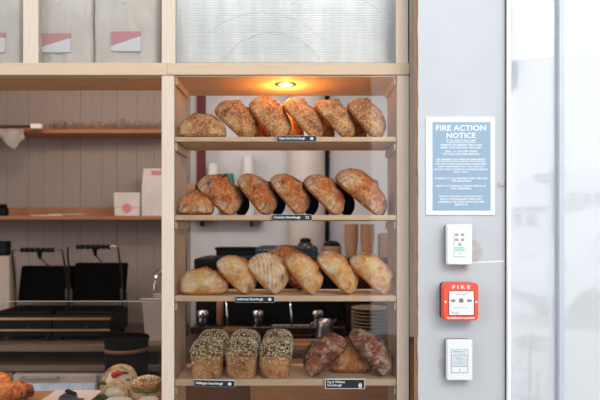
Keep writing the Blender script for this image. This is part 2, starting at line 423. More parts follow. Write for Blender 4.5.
# ================================================================ DISPLAY CABINET (right unit)
TOPZ = Z(-30)
cab = thing('display_cabinet', (X(285), .15, 0), 'pale birch display cabinet with four open bread shelves behind glass', 'cabinet')
D = .285
XL, XR = X(174.3), X(396.8)
bxo('post', (X(161.6), XL, 0, .045, 0, Z(75.3)), M['birch_v'], cab, .0015)
bxo('post', (XR, X(409), 0, .045, 0, Z(75.3)), M['birch_v'], cab, .0015)
bxo('upper_post', (X(161.4), X(174.8), .004, .045, Z(62.8), TOPZ), M['birch_v'], cab, .0015)
bxo('upper_post', (X(396.2), X(408.4), .004, .045, Z(62.8), TOPZ), M['birch_v'], cab, .0015)
bxo('beam', (X(167.2), X(409.4), -.004, .05, Z(75), Z(63)), M['birch_h'], cab, .0015)
bxo('side_panel', (X(162.5), XL-.003, .046, D-.03, 0, Z(75.6)), M['birch_side'], cab)
bxo('side_panel', (XR+.003, X(408), .046, D-.03, 0, Z(75.6)), M['birch_side'], cab)
bxo('metal_strip', (XL-.012, XL-.003, D-.029, D-.006, Z(390), Z(80)), M['steel'], cab)
bxo('metal_strip', (XR+.003, XR+.012, D-.029, D-.006, Z(390), Z(80)), M['steel'], cab)
bxo('ceiling_panel', (XL+.0005, XR-.0005, .0042, .345, Z(75)-.006, Z(75)-.0008), M['birch_y'], cab)
bxo('upper_floor', (X(168), X(408.5), .051, .345, Z(63)-.014, Z(63)), M['birch_h'], cab)
bxo('upper_back', (X(162), X(408), .33, .345, Z(62), TOPZ), M['birch_h'], cab)
shelf_y = [(136.6, 141.2), (215, 220), (296, 301.6), (379.6, 386.3)]
for a, b in shelf_y:
    sh = bxo('shelf', (XL+.0006, XR-.0006, .008, D, Z(b), Z(a)), M['birch_y'], cab, .001)
for a, b in [(75, 75)]+shelf_y:
    for s, xx in ((1, XL), (-1, XR)):
        x0, x1 = (xx+.0004, xx+.009) if s > 0 else (xx-.009, xx-.0004)
        bxo('cleat', (x0, x1, .012, D-.02, Z(b)-.036, Z(b)-.0065), M['birch_side'], cab, .001)
pxbox('peg_hole', 182.2, 183.4, 256, 258.5, 2.6, 2.601, M['dark'], cab)
bxo('glass_pane', (XL+.0003, XR-.0003, -.0005, .0020, Z(420), Z(75.3)), M['glass'], cab)
bxo('upper_glass', (X(175), X(396), .012, .016, Z(62.6), TOPZ), M['glass'], cab)

# downlight with warm bulb
dl = thing('downlight', (X(285.5, 2.53), Y(2.53), Z(75)-.006), 'small round warm downlight set in the cabinet ceiling above the top loaves', 'light')
zt = Z(75)-.006
bm = bmesh.new(); lathe(bm, [(.030, 0), (.046, 0), (.046, -.002), (.040, -.0035), (.030, -.003)], 32, (dl.location.x, dl.location.y, zt), cap=False); obj('trim_ring', bm, M['steel'], dl, True)
M['bulb'] = emit('warm_bulb', (1, .78, .5, 1), 5)
bm = bmesh.new(); lathe(bm, [(.0295, -.0005), (.0295, -.002), (.018, -.0035), (.001, -.004)], 24, (dl.location.x, dl.location.y, zt)); obj('bulb', bm, M['bulb'], dl, True)
ld = bpy.data.lights.new('bulb_light', 'POINT'); ld.color = (1, .44, .11); ld.energy = 1.9; ld.shadow_soft_size = .02
lo = bpy.data.objects.new('bulb_light', ld); C.objects.link(lo); lo.parent = dl; lo.location = (0, .02, -.055)

# white ribbed sheet in the upper compartment
bm = bmesh.new(); y0 = Y(2.5); rows = []
n = 296; za, zb = Z(62.5, 2.5), Z(-28, 2.5)
for i in range(n+1):
    z = za+(zb-za)*i/n; yy = y0 + .0005*math.cos(i*2*math.pi/8)
    rows.append([bm.verts.new((X(a, 2.5), yy, z)) for a in (176.5, 250, 320, 395)])
for A, B_ in zip(rows, rows[1:]):
    for k in range(3): bm.faces.new((A[k], A[k+1], B_[k+1], B_[k]))
m, nt, N, L, B = newmat('ribbed_white_plastic')
v = texco(N, L, (3, 1, .35)); f = nz(N, L, v, 4, 3)
r = ramp(N, [(.35, srgb(214, 220, 220)), (.65, srgb(244, 246, 247))]); L.new(f, r.inputs[0]); L.new(r.outputs[0], B.inputs['Base Color']); B.inputs['Roughness'].default_value = .5
ribbed = obj('ribbed_panel', bm, m, None, True); tag(ribbed, 'large ribbed white plastic sheet behind glass above the beam', 'panel')
M['arc'] = glass('painted_arc_reflection', haze=.22, hazecol=(1, 1, 1, 1))  # faint white arcs painted in as reflections on the upper glass
for cx, cz, ra, a0, a1 in ((272, 88, 56, 25, 155), (262, 96, 84, 42, 130), (330, 70, 78, 20, 120)):
    bm = bmesh.new(); pr = []
    for i in range(41):
        a = R(a0+(a1-a0)*i/40)
        p = [(cx+(ra+s)*math.cos(a), cz-(ra+s)*math.sin(a)) for s in (-1.1, 1.1)]
        pr.append(p)
    last = None
    for p in pr:
        if p[0][1] > 62 or p[0][0] < 177 or p[0][0] > 394: last = None; continue
        vv = [bm.verts.new((X(q[0]), .0105, Z(q[1]))) for q in p]
        if last: bm.faces.new((last[0], last[1], vv[1], vv[0]))
        last = vv
    if bm.faces:
        bmesh.ops.solidify(bm, geom=bm.faces[:], thickness=.0005)
    obj('curved_reflection', bm, M['arc'], cab)

# ================================================================ OVERHEAD CABINET (left unit)
M['bottom_board'] = wood('warm_birch_underside', srgb(206, 158, 118), srgb(170, 120, 84), (.6, 5, 6), spec=.05)
ov = thing('overhead_cabinet', (X(60), .13, Z(75)), 'birch overhead cupboard with glass fronts holding paper bags', 'cabinet')
bxo('beam', (X(-190), X(167), -.004, .05, Z(75.2), Z(63)), M['birch_h'], ov, .0015)
bxo('bottom_board', (X(-190), X(161.2), .051, .262, Z(75)-.001, Z(63)), M['bottom_board'], ov)
bxo('divider', (X(22.5), X(37.3), .004, .045, Z(62.8), TOPZ), M['birch_v'], ov, .0015)
bxo('back_panel', (X(-190), X(161), .255, .268, Z(62.8), TOPZ), M['counter_dark'], ov)
bxo('glass_pane', (X(37.6), X(161), .012, .016, Z(62.6), TOPZ), M['glass'], ov)
bxo('glass_pane', (X(-190), X(22.2), .012, .016, Z(62.6), TOPZ), M['glass'], ov)
def bag(x0, x1, lab, dl=2.47, lx=None, ly=None):
    t = thing('paper_bag', (X((x0+x1)/2, dl), Y(dl)+.06, Z(63)), lab, 'bag', 'bags in the overhead cupboard')
    bm = bmesh.new()
    nx, nzv = 26, 24
    a, b = X(x0, dl), X(x1, dl); z0, z1 = Z(63)+.0005, Z(-40)
    def pt(u, w_, front):
        px_ = a+(b-a)*u; pz = z0+(z1-z0)*w_
        pin = math.sin(math.pi*u)**.4
        yy = Y(dl)+ (0.012*(1-pin) if front else .10-.012*(1-pin)) + noise.noise(Vector((px_*22, pz*14, 3+x0)))*.010*(1 if w_ > 0.02 else 0) + noise.noise(Vector((px_*60, pz*9, x0)))*.006
        return (px_, yy, pz)
    fr = [[bm.verts.new(pt(i/nx, k/nzv, True)) for i in range(nx+1)] for k in range(nzv+1)]
    bk = [[bm.verts.new(pt(i/nx, k/nzv, False)) for i in range(nx+1)] for k in range(nzv+1)]
    for k in range(nzv):
        for i in range(nx):
            bm.faces.new((fr[k][i], fr[k][i+1], fr[k+1][i+1], fr[k+1][i])); bm.faces.new((bk[k][i], bk[k+1][i], bk[k+1][i+1], bk[k][i+1]))
        for i in (0, nx): bm.faces.new((fr[k][i], fr[k+1][i], bk[k+1][i], bk[k][i]))
    for k in (0, nzv):
        for i in range(nx): bm.faces.new((fr[k][i], bk[k][i], bk[k][i+1], fr[k][i+1]))
    obj('sack', bm, M['paper'], t, True)
    yl = Y(dl)-.0125
    if lx:
        lx0, lx1, ya, yb, c1, c0 = lx
        bm = bmesh.new(); prism(bm, [(X(lx0, dl), Z(yb, dl)), (X(lx1, dl), Z(yb, dl)), (X(lx1, dl), Z(c1, dl)), (X(lx0, dl), Z(c0, dl))], yl, yl+.012); obj('white_label', bm, M['white_print'], t)
        bm = bmesh.new(); prism(bm, [(X(lx0, dl), Z(c0, dl)), (X(lx1, dl), Z(c1, dl)), (X(lx1, dl), Z(ya, dl)), (X(lx0, dl), Z(ya, dl))], yl, yl+.012); obj('red_label', bm, M['red_print'], t)
        if lx0 > 20:
            cxx = (x0+x1)/2 - (6 if x0 < 60 else 0)
            words('lettering', 'AXXA', X(cxx, dl), Z(8.5, dl), yl+.002, .034, .009, M['ink'], t)
            bm = bmesh.new(); prism(bm, [(X(cxx-3, dl), Z(2, dl)), (X(cxx+4, dl), Z(0, dl)), (X(cxx+4, dl), Z(1, dl)), (X(cxx-2, dl), Z(4, dl))], yl, yl+.002); obj('mark', bm, M['ink'], t)
    return t
bag(38.6, 90.5, 'pale paper sack with red and white label right of the divider', lx=(43, 71.5, 34.2, 53, 39, 47.5))
bag(94.0, 156.5, 'pale paper sack with red and white label beside the cabinet post', lx=(112, 141, 32.4, 51.8, 37, 47))
bag(-40, 19.0, 'pale paper sack cut off by the left frame edge', lx=(-22, 6, 33.5, 53, 38, 47))

# ================================================================ LOAVES
def loaf_bm(W, Ht, Ln, seed, xs=-.2, ear=.010, nr=30, ns=56, lump=.004, slope=.15, opening=1.0):
    bm = bmesh.new(); sc = bm.verts.layers.float.new('score'); el = bm.verts.layers.float.new('ear'); bl = bm.verts.layers.float.new('base'); rl = bm.verts.layers.float.new('rim'); pl_ = bm.verts.layers.float.new('patch'); gl_ = bm.verts.layers.float.new('ridge')
    rings = []; so = Vector((seed*3.7, seed*1.3, seed*2.1))
    def sp(v, e): return math.copysign(abs(v)**e, v)
    for i in range(1, nr):
        t = math.pi*i/nr; y = -Ln/2*sp(math.cos(t), .9); s = math.sin(t)**.5; ring = []
        for k in range(ns):
            p = 2*math.pi*k/ns; c, sn = math.cos(p), math.sin(p)
            x = W/2*s*sp(c, .88)
            zz = Ht*.78*s**.8*sp(sn, .9) if sn > 0 else -Ht*.22*s**.5*min(1, (abs(sn)*1.6)**.8)
            q = Vector((x, y, zz+Ht*.22)); rad = Vector((x, y*.3, zz))
            nrm = rad.normalized() if rad.length > 1e-6 else Vector((0, 0, 1))
            up = max(0, min(1, (sn+.1)/.35))
            q += nrm*noise.noise(q*14+so)*lump*1.8*(.3+.7*up) + nrm*noise.noise(q*45+so)*lump*.5*up + nrm*(max(0, 1-abs(noise.noise(q*17-so))*3.2)**2-.25)*lump*.75*up
            u = x-xs*W-slope*y + noise.noise(Vector((y*25, seed, 0)))*.006
            win = max(0, 1-(abs(y)/(Ln*.46))**4)*up
            lip = math.exp(-((u+.007)/.009)**2)*win; gr = math.exp(-((u-.016)/.014)**2)*win
            q += nrm*(lip*ear-gr*ear*.85)
            e = math.atan2(max(zz, 0)/(Ht*.78), -y/(Ln/2)) - (.80+.55*x/W*math.copysign(1, slope) + .18*noise.noise(Vector((x*28, seed, 4))))
            win2 = max(0, 1-(abs(x)/(W*.44))**3)*(1 if zz > 0 else 0)*opening
            pat = math.exp(-(e/.40)**4)*win2; rdg = math.exp(-((e-.50)/.13)**2)*win2
            q += nrm*(rdg*.009-pat*.0045 + pat*noise.noise(q*70+so)*.0025)
            q.z = max(q.z, 0)
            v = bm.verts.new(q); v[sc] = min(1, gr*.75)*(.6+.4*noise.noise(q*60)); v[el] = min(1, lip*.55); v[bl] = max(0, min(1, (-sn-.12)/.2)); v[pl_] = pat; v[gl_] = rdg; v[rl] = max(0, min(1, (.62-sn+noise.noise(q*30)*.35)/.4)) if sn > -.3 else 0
            ring.append(v)
        rings.append(ring)
    for A, B_ in zip(rings, rings[1:]):
        for k in range(ns): bm.faces.new((A[k], A[(k+1) % ns], B_[(k+1) % ns], B_[k]))
    bm.faces.new(rings[0][::-1]); bm.faces.new(rings[-1])
    return bm
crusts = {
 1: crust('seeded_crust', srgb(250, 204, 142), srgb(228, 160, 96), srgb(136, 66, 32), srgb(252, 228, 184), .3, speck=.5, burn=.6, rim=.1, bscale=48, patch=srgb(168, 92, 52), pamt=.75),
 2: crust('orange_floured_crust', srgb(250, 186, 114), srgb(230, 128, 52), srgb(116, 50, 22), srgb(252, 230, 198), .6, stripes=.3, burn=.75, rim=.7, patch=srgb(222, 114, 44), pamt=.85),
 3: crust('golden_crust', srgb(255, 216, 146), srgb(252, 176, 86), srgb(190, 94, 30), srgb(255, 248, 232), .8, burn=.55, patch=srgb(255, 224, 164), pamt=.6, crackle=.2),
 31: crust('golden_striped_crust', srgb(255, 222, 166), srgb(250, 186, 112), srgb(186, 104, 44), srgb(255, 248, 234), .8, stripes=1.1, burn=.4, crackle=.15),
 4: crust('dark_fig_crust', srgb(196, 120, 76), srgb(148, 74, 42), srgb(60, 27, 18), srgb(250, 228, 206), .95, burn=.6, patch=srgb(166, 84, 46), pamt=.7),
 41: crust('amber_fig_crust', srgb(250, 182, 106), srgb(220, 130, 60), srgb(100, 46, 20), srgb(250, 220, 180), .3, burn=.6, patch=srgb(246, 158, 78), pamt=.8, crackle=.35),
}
DL = 2.53
def lean_loaf(A, B_, t, key, seed, label, group, shelf_py, flip=False, Ln=.20, d=DL, xs=-.15, ear=.010, pitch=None, yaw=0, slope=.15, lump=.004, opening=1.0):
    """A: upper end of the base line, B_: end standing on the shelf (photo px)"""
    ax, az, bx, bz = X(A[0], d), Z(A[1], d), X(B_[0], d), Z(B_[1], d)
    W = math.hypot(ax-bx, az-bz)*1.07; Ht = (t-1.5)*d/F
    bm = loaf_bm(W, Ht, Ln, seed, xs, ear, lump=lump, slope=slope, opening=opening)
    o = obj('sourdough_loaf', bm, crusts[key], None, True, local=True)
    if pitch is None: pitch = 11 if abs(az-bz) > .02 else 4
    if not flip: a = math.atan2(az-bz, bx-ax)
    else: a = -math.atan2(az-bz, ax-bx)
    o.rotation_euler = (R(pitch), a, R(yaw))
    o.location = ((ax+bx)/2, Y(d), 0)
    mw = o.rotation_euler.to_matrix()
    zmin = min((mw @ v.co).z for v in o.data.vertices); ymin = min((mw @ v.co).y for v in o.data.vertices)
    o.location.y = max(o.location.y, .0095-ymin)
    o.location.z = Z(shelf_py) + .0005 - zmin
    xs_ = [(mw @ v.co).x for v in o.data.vertices]
    o.location.x = min(max(o.location.x, XL+.003-min(xs_)), XR-.003-max(xs_))
    return tag(o, label, 'bread', group)
G1, G2, G3 = 'seeded loaves on the top shelf', 'floured loaves on the second shelf', 'golden loaves on the third shelf'
S1, S2, S3, S4 = [a for a, b in shelf_y]
row1 = [((177, 136), (222, 136), 25, -.1, 'speckled loaf lying flat at the left end of the top shelf'),
        ((215, 106), (247, 136), 26, -.18, 'seeded loaf leaning on the flat loaf of the top shelf'),
        ((249, 101), (279, 136), 26, .6, 'smooth-backed seeded loaf third from left on the top shelf'),
        ((283, 102), (315, 136), 23, -.2, 'seeded loaf standing behind the top ticket, nearest under the lamp'),
        ((314, 102), (346, 136), 23, -.16, 'seeded loaf with a jutting ear, second from right on the top shelf'),
        ((346, 102), (374, 136), 24, -.2, 'seeded loaf at the right end of the top shelf')]
for i, (A, B_, t, xs, lab) in enumerate(row1):
    lean_loaf(A, B_, t, 1, 11+i, lab, G1, S1, xs=xs, Ln=.11 if i == 0 else .175, d=2.465 if i == 0 else DL, ear=(.003, .008, .003, .009, .009, .009)[i], slope=.05*(i-2))
for i in range(4):     # second rank behind
    lean_loaf((231+32*i, 106), (264+32*i, 136), 20.5, 1, 40+i, 'seeded loaf in the rear rank of top shelf, %s from the left' % ('first', 'second', 'third', 'fourth')[i], 'rear loaves on the top shelf', S1, d=2.655, Ln=.05, ear=.004, pitch=0)
row2 = [((172, 215), (205, 215), 23, .1, 0, 'floury orange loaf lying flat at the left end of second shelf'),
        ((198, 184), (231, 214), 27, -.1, 0, 'orange-brown loaf leaning on the flat loaf of second shelf'),
        ((238, 179), (266, 214), 23, .05, 0, 'floury loaf third from left on the second shelf'),
        ((270, 179), (299, 214), 23, 0, 0, 'reddish floury loaf standing behind the second shelf ticket'),
        ((303, 182), (335, 215), 23.5, .0, 0, 'floury striped loaf second from right on the second shelf'),
        ((334, 179), (377, 215), 26, .1, 0, 'long broad loaf at the right end of the second shelf')]
for i, (A, B_, t, xs, pt, lab) in enumerate(row2):
    lean_loaf(A, B_, t, 2, 21+i, lab, G2, S2, xs=xs, Ln=.11 if i == 0 else .165, d=2.465 if i == 0 else DL, ear=.010, slope=.25*(-1)**i)
row3 = [((181, 296), (226, 296), 26, .1, 3, 'golden loaf lying flat at the left end of third shelf'),
        ((216, 264), (246, 295), 23.5, 0, 3, 'golden loaf leaning on the flat loaf of third shelf'),
        ((246, 266), (275, 296), 30, .0, 31, 'golden loaf with white flour stripes on the third shelf'),
        ((284, 262), (311, 296), 24.5, .05, 3, 'golden loaf right of the flour-striped one on third shelf'),
        ((316, 261), (348, 296), 24.5, -.05, 3, 'dark-edged golden loaf second from right on the third shelf'),
        ((352, 264), (386, 296), 26, .3, 3, 'pale golden loaf at the right end of the third shelf')]
for i, (A, B_, t, xs, key, lab) in enumerate(row3):
    lean_loaf(A, B_, t, key, 31+i, lab, G3, S3, xs=xs, ear=.010, slope=.3*(-1)**i, d=2.468, Ln=.125)
lean_loaf((262, 266), (300, 296), 33, 2, 38, 'brown striped loaf behind the golden loaves of third shelf', 'rear loaves on the third shelf', S3, d=2.655, Ln=.05, ear=.003)
G4 = 'fig loaves on the bottom shelf'
lean_loaf((348, 348), (312, 380), 26, 4, 51, 'dark floury fig loaf leaning leftmost of three on the bottom shelf', G4, S4, flip=True, xs=.05, ear=.009, d=2.462, Ln=.112, yaw=-3)
lean_loaf((329, 380), (372, 380), 35, 41, 52, 'amber fig loaf lying in the middle of the bottom shelf trio', G4, S4, xs=.15, ear=.012, d=2.555, Ln=.12)
lean_loaf((357, 342), (392, 380), 24, 4, 53, 'dark brown loaf at the right end of the bottom shelf', G4, S4, xs=.5, ear=.003, d=2.475, Ln=.13)

# black oval baskets leaning behind the loaves of the second shelf
for i, ((A, B_), nm) in enumerate(((((214, 190), (241, 214)), 'second'), (((251, 186), (276, 214)), 'third'), (((284, 186), (309, 214)), 'fourth'), (((318, 190), (347, 214)), 'fifth'), (((349, 188), (381, 214)), 'last'))):
    o = lean_loaf(A, B_, 23, 2, 90+i, 'black oval basket leaning behind the %s loaf of second shelf' % nm, 'black baskets on the second shelf', S2, d=2.645, Ln=.07, ear=0, lump=.0008, pitch=0, opening=0)
    o.name = 'bread_basket'; o.data.materials[0] = M['black_matt']; o['category'] = 'basket'

# seeded tin loaves
M['rye'] = crust('rye_tin_crust', srgb(242, 182, 120), srgb(222, 156, 94), srgb(140, 86, 48), srgb(236, 196, 148), .3, speck=.15, burn=.35)
M['seed_pale'] = plain('pale_seed', srgb(255, 246, 220), .6, 0, .06)
M['seed_green'] = plain('pumpkin_seed', srgb(206, 188, 104), .6, 0, .1)
M['seed_dark'] = plain('linseed', srgb(74, 46, 30), .45, 0, .1)
M['rye_top'] = crust('rye_top_crust', srgb(172, 118, 78), srgb(136, 88, 56), srgb(80, 48, 32), srgb(190, 140, 98), .2, burn=.4)
def tin_loaf(seed):
    a, b = .062, .064
    def surf(p, z):
        if z < .084: r = .93+.07*z/.084
        elif z < .10: r = 1+.05*math.sin((z-.084)/.016*math.pi/2)
        else: r = 1.05*max(0, 1-((z-.10)/.053)**2.2)**(1/2.5)
        c, s = math.cos(p), math.sin(p); e = .38
        x = a*r*math.copysign(abs(c)**e, c); y = b*r*math.copysign(abs(s)**e, s)
        q = Vector((x, y, z)); q += Vector((x, y, max(0, z-.1))).normalized()*noise.noise(q*22+Vector((seed, 0, 0)))*.0045*(1 if z > .01 else .3)
        return q
    bm = bmesh.new(); ns = 48; zs_ = [0, .003, .02, .04, .06, .078, .084, .090, .10]+[.10+.0528*math.sin(i/10*math.pi/2) for i in range(1, 11)]
    rings = [[bm.verts.new(surf(2*math.pi*k/ns, z)) for k in range(ns)] for z in zs_]
    for j, (A, B_) in enumerate(zip(rings, rings[1:])):
        for k in range(ns):
            f = bm.faces.new((A[k], A[(k+1) % ns], B_[(k+1) % ns], B_[k])); f.material_index = 1 if zs_[j] >= .090 else 0
    bm.faces.new(rings[0][::-1]); bm.faces.new(rings[-1]).material_index = 1
    o = obj('seeded_tin_loaf', bm, [M['rye'], M['rye_top']], None, True, local=True)
    bm = bmesh.new(); rg = random.Random(seed)
    tris = []
    for pq in o.data.polygons:
        vs3 = [o.data.vertices[k].co for k in pq.vertices]
        zc = pq.center.z; wgt = 1.0 if zc > .098 else (.6 if zc > .075 else (.25 if zc > .062 else (.05 if zc > .02 else 0)))
        if wgt and pq.normal.z > -.3: tris.append((pq.area*wgt, vs3, pq.normal.copy()))
    for ar, vs3, n_ in rg.choices(tris, [t_[0] for t_ in tris], k=1250):
        u_, v_ = rg.random(), rg.random()
        if len(vs3) == 4: q = (vs3[0]*(1-u_)+vs3[1]*u_)*(1-v_)+(vs3[3]*(1-u_)+vs3[2]*u_)*v_
        else: q = vs3[0].lerp(vs3[len(vs3)//2], u_)
        t1 = n_.orthogonal().normalized(); ang = rg.random()*6.28
        t1 = (Matrix.Rotation(ang, 3, n_) @ t1); t2 = n_.cross(t1)
        l, w_, h_ = (.0047, .0026, .0016) if rg.random() < .6 else (.0032, .0021, .0015)
        mi = rg.choices((0, 1, 2), (6, 3, 2))[0]
        vs = [bm.verts.new(q+e) for e in (t1*l, t2*w_, -t1*l, -t2*w_, n_*h_*1.6)]
        for k in range(4):
            f = bm.faces.new((vs[k], vs[(k+1) % 4], vs[4])); f.material_index = mi
    s = obj('seeds', bm, [M['seed_pale'], M['seed_green'], M['seed_dark']], o, False, local=True); s['kind'] = 'stuff'
    return o
names = ('left', 'middle', 'right')
for i, (cx, yy) in enumerate(((207.2, .0765), (241.6, .0765), (275.6, .0765))):
    o = tin_loaf(61+i); o.location = (X(cx, 2.46), yy, Z(S4)+.0005); o.rotation_euler = (0, 0, R((1, -1, -2)[i]))
    tag(o, 'seed-topped square tin loaf, %s of the front three on the bottom shelf' % names[i], 'bread', 'seeded tin loaves')
    c = copy_tree(o); c.location = (X(cx, 2.46)+(.002, .001, .004)[i], .2225, Z(S4)+.0105-.01); c.rotation_euler = (0, 0, R(179+i))
    c.scale = (1, 1, 1.06)
    tag(c, 'seed-topped tin loaf half hidden behind the %s front tin loaf' % names[i], 'bread', 'seeded tin loaves')

# ticket strips on the shelf edges
def ticket(x0, x1, y0, y1, text, price, label, rot=0, edge=False, two=False):
    d = 2.39; cx, cz = X((x0+x1)/2, d), Z((y0+y1)/2, d); wd, ht = (x1-x0)*d/F, (y1-y0)*d/F
    t = thing('price_ticket', (cx, -.012, cz-ht/2), label, 'label', 'bread tickets')
    rm = Matrix.Rotation(rot, 3, 'Y')
    bm = bmesh.new(); box(bm, cx-wd/2, cx+wd/2, -.0085, -.0015, cz-ht/2, cz+ht/2, rot=rm); obj('card', bm, M['card_edge'] , t)
    e = .0035 if edge else .0012
    bm = bmesh.new(); box(bm, cx-wd/2+e, cx+wd/2-e, -.0095, -.0080, cz-ht/2+e, cz+ht/2-e, rot=rm); obj('slate_face', bm, M['slate'], t)
    if two:
        words('lettering', text, cx-wd*.22, cz+.0005, -.0098, wd*.44, ht*.62, M['ink'], t, 'LEFT', .01)
    else:
        words('lettering', text, cx-wd*.12, cz-math.tan(rot)*-wd*.12*0, -.0098, wd*.66, ht*.52, M['ink'], t, 'LEFT', .015, rot=-rot)
    words('price', price, cx+wd*.38, cz-(ht*.15 if two else 0)-math.sin(rot)*wd*.38, -.0098, wd*.085, ht*.45, M['ink'], t, 'CENTER', .02, rot=-rot)
    return t
ticket(277, 316.5, 135.6, 141.4, 'Open Seed Sourdough', '8', 'black ticket on the top shelf edge reading seed sourdough')
ticket(272, 312, 214.4, 220.6, 'Country Sourdough', '7.5', 'black ticket on the second shelf edge reading country sourdough')
ticket(235, 274.5, 296.2, 302.6, 'Lederman Sourdough', '8', 'black ticket on the third shelf edge under golden loaves')
ticket(194, 234.5, 380.3, 386.8, 'Hallogen Sourdough', '8', 'slightly tilted black ticket below the seeded tin loaves', rot=R(1.6))
ticket(325, 365, 379, 389, 'Fig & Walnut\nSourdough', '8', 'pale-edged black ticket reading fig and walnut on the bottom shelf', edge=True, two=True)

# ================================================================ NOTICES ON THE PIER
nt_ = thing('fire_notice', (X(460.5, DP), Y(DP)-.002, Z(215, DP)), 'blue and white fire action notice fixed to the grey pier', 'sign')
d = 2.276
M['board'] = plain('off_white_board', srgb(222, 226, 233), .55, 0, .02)
pxbox('white_board', 426, 495, 117, 215, d, DP, M['board'], nt_, .0005)
pxbox('blue_field', 432.6, 490.6, 122, 210.5, d-.0008, d, M['sign_blue'], nt_)
yy = Y(d)-.0012
words('heading', 'FIRE ACTION', X(461, d), Z(128, d), yy, X(486, d)-X(436, d), .0215, M['ink'], nt_, bold=.02)
words('heading', 'NOTICE', X(461, d), Z(135.5, d), yy, X(475.5, d)-X(446.5, d), .0205, M['ink'], nt_, bold=.02)
lines = [(140.6, 29, 'IF YOU DISCOVER A FIRE'), (145, 42, 'OPERATE THE NEAREST FIRE ALARM'), (147.6, 40, 'BREAK GLASS AND RAISE THE ALARM'), (151.5, 32, 'DIAL 111 OR ASK STAFF'), (154.2, 36, 'TO CALL FOR FIRE SERVICE'),
         (159.5, 50, 'ON HEARING OF A FIRE OR EMERGENCY'), (164, 52, 'YOU MUST LEAVE THE BUILDING IMMEDIATELY'), (166.7, 46, 'USING THE NEAREST EXIT, WALK QUICKLY'), (169.4, 53, 'DO NOT STOP OR RETURN FOR BELONGINGS'), (172, 14, 'STAY CALM'),
         (178.4, 53, 'ASSEMBLE AT THE MEETING POINT NEAR BY'), (181, 20, 'THE BUILDING'), (186, 50, 'REPORT TO WARDEN AT POINT REMAIN AT'), (188.6, 22, 'THE ASSEMBLY'),
         (196.5, 44, 'PERSONS REQUIRING ASSISTANCE MAY'), (199.2, 42, 'GO TO THE NEAREST SAFE EXIT'), (201.9, 46, 'ASSEMBLE OR WAIT FOR THE FIRE'), (204.6, 13, 'SERVICE')]
for py, wpx, s in lines: words('lettering', s, X(461, d), Z(py, d), yy, wpx*d/F, .0068, M['ink'], nt_, bold=.03)
for py, wpx in ((142.2, 29), (161.1, 50)): pxbox('underline', 461-wpx/2, 461+wpx/2, py, py+.5, d-.0012, d-.0008, M['ink'], nt_)

def plate(name, label, cat, x0, x1, y0, y1, depth, mat, mat_back, rad, loc_name):
    df = DP-depth
    t = thing(name, (X((x0+x1)/2, df), Y(DP), Z(y1, df)), label, cat)
    bm = bmesh.new(); prism(bm, ngon_rect(X(x0, df), X(x1, df), Z(y1, df), Z(y0, df), rad), Y(df)+.004, Y(DP)-depth*.55)
    obj(loc_name, bm, mat, t, autosmooth=40)
    bm = bmesh.new(); e = .003
    prism(bm, ngon_rect(X(x0, df)+e, X(x1, df)-e, Z(y1, df)+e, Z(y0, df)-e, rad), Y(df), Y(df)+.004); obj('front_face', bm, mat, t, autosmooth=40)
    bm = bmesh.new(); prism(bm, ngon_rect(X(x0, df)+.001, X(x1, df)-.001, Z(y1, df)+.001, Z(y0, df)-.001, rad), Y(DP)-depth*.55, Y(DP)); obj('back_box', bm, mat_back, t, autosmooth=40)
    return t, df
M['switch_back'] = plain('shadow_grey_back_box', srgb(120, 112, 106), .6, 0, .05)  # side shade of the white plates painted as darker grey
t, df = plate('switch_panel', 'white door switch plate with small keypad above the red alarm', 'switch', 447, 472.3, 224.5, 264.8, .045, M['white'], M['switch_back'], .006, 'cover')
pxbox('keypad', 454, 466, 231, 257, df-.002, df, M['panel_grey'], t, .0006)
pxbox('keypad_face', 454.5, 465.5, 231.5, 256.5, df-.0026, df-.002, M['white'], t)
for a, b in ((456.8, 234.6), (462.6, 234.6), (456.8, 239.6), (462.6, 239.6), (459.8, 244.4)):
    k_ = pxbox('key', a-1.5, a+1.5, b-1.1, b+1.3, df-.0034, df-.0026, M['grey_print'], t)
    pxbox('key_window', a-.8, a+.8, b-.2, b+.7, df-.0038, df-.0034, M['panel_grey'], k_)
pxbox('green_bar', 455.2, 464.4, 246.8, 251.2, df-.0034, df-.0026, M['green_print'], t)
words('lettering', 'PUSH', X(459.8, df), Z(249, df), Y(df)-.0036, .026, .010, M['ink'], t)
words('lettering', 'A1', X(459.8, df), Z(253.6, df), Y(df)-.0030, .012, .007, M['grey_print'], t)
pxbox('small_button', 458.5, 460.5, 259, 260, df-.001, df, M['panel_grey'], t)

t, df = plate('fire_alarm_box', 'red square break-glass fire alarm box fixed on the pier', 'alarm', 443, 478.7, 283, 320.6, .06, M['alarm_red'], M['alarm_back'], .014, 'cover')
pxbox('recess', 448.6, 474.6, 290.6, 315.6, df-.0015, df, M['alarm_back'], t)
pxbox('white_window', 449.2, 473.8, 291.2, 315, df-.003, df-.0015, M['white'], t)
yy = Y(df)-.0036
words('lettering', 'F I R E', X(461.2, df), Z(287.2, df), Y(df)-.0008, 18*df/F, .0135, M['ink'], t, bold=.03)
words('lettering', 'GUARDIAN ALARMS', X(460.8, df), Z(318, df), Y(df)-.0008, 28*df/F, .0075, M['ink'], t, bold=.03)
for s, a in ((1, 453), (-1, 469)):
    bm = bmesh.new(); w2 = 2.6*s
    prism(bm, [(X(a-w2, df), Z(299.7, df)), (X(a, df), Z(299.7, df)), (X(a, df), Z(298.4, df)), (X(a+w2, df), Z(300.6, df)), (X(a, df), Z(302.8, df)), (X(a, df), Z(301.5, df)), (X(a-w2, df), Z(301.5, df))], yy, yy+.0006); obj('arrow', bm, M['grey_print'], t)
bm = bmesh.new(); lathe(bm, [(.009, 0), (.009, .001)], 16, (X(461, df), yy+.001, Z(300.4, df)), 'Y'); obj('break_mark', bm, M['grey_print'], t)
words('lettering', 'PRESS HERE', X(461, df), Z(294.2, df), yy, .045, .006, M['lilac_print'], t)
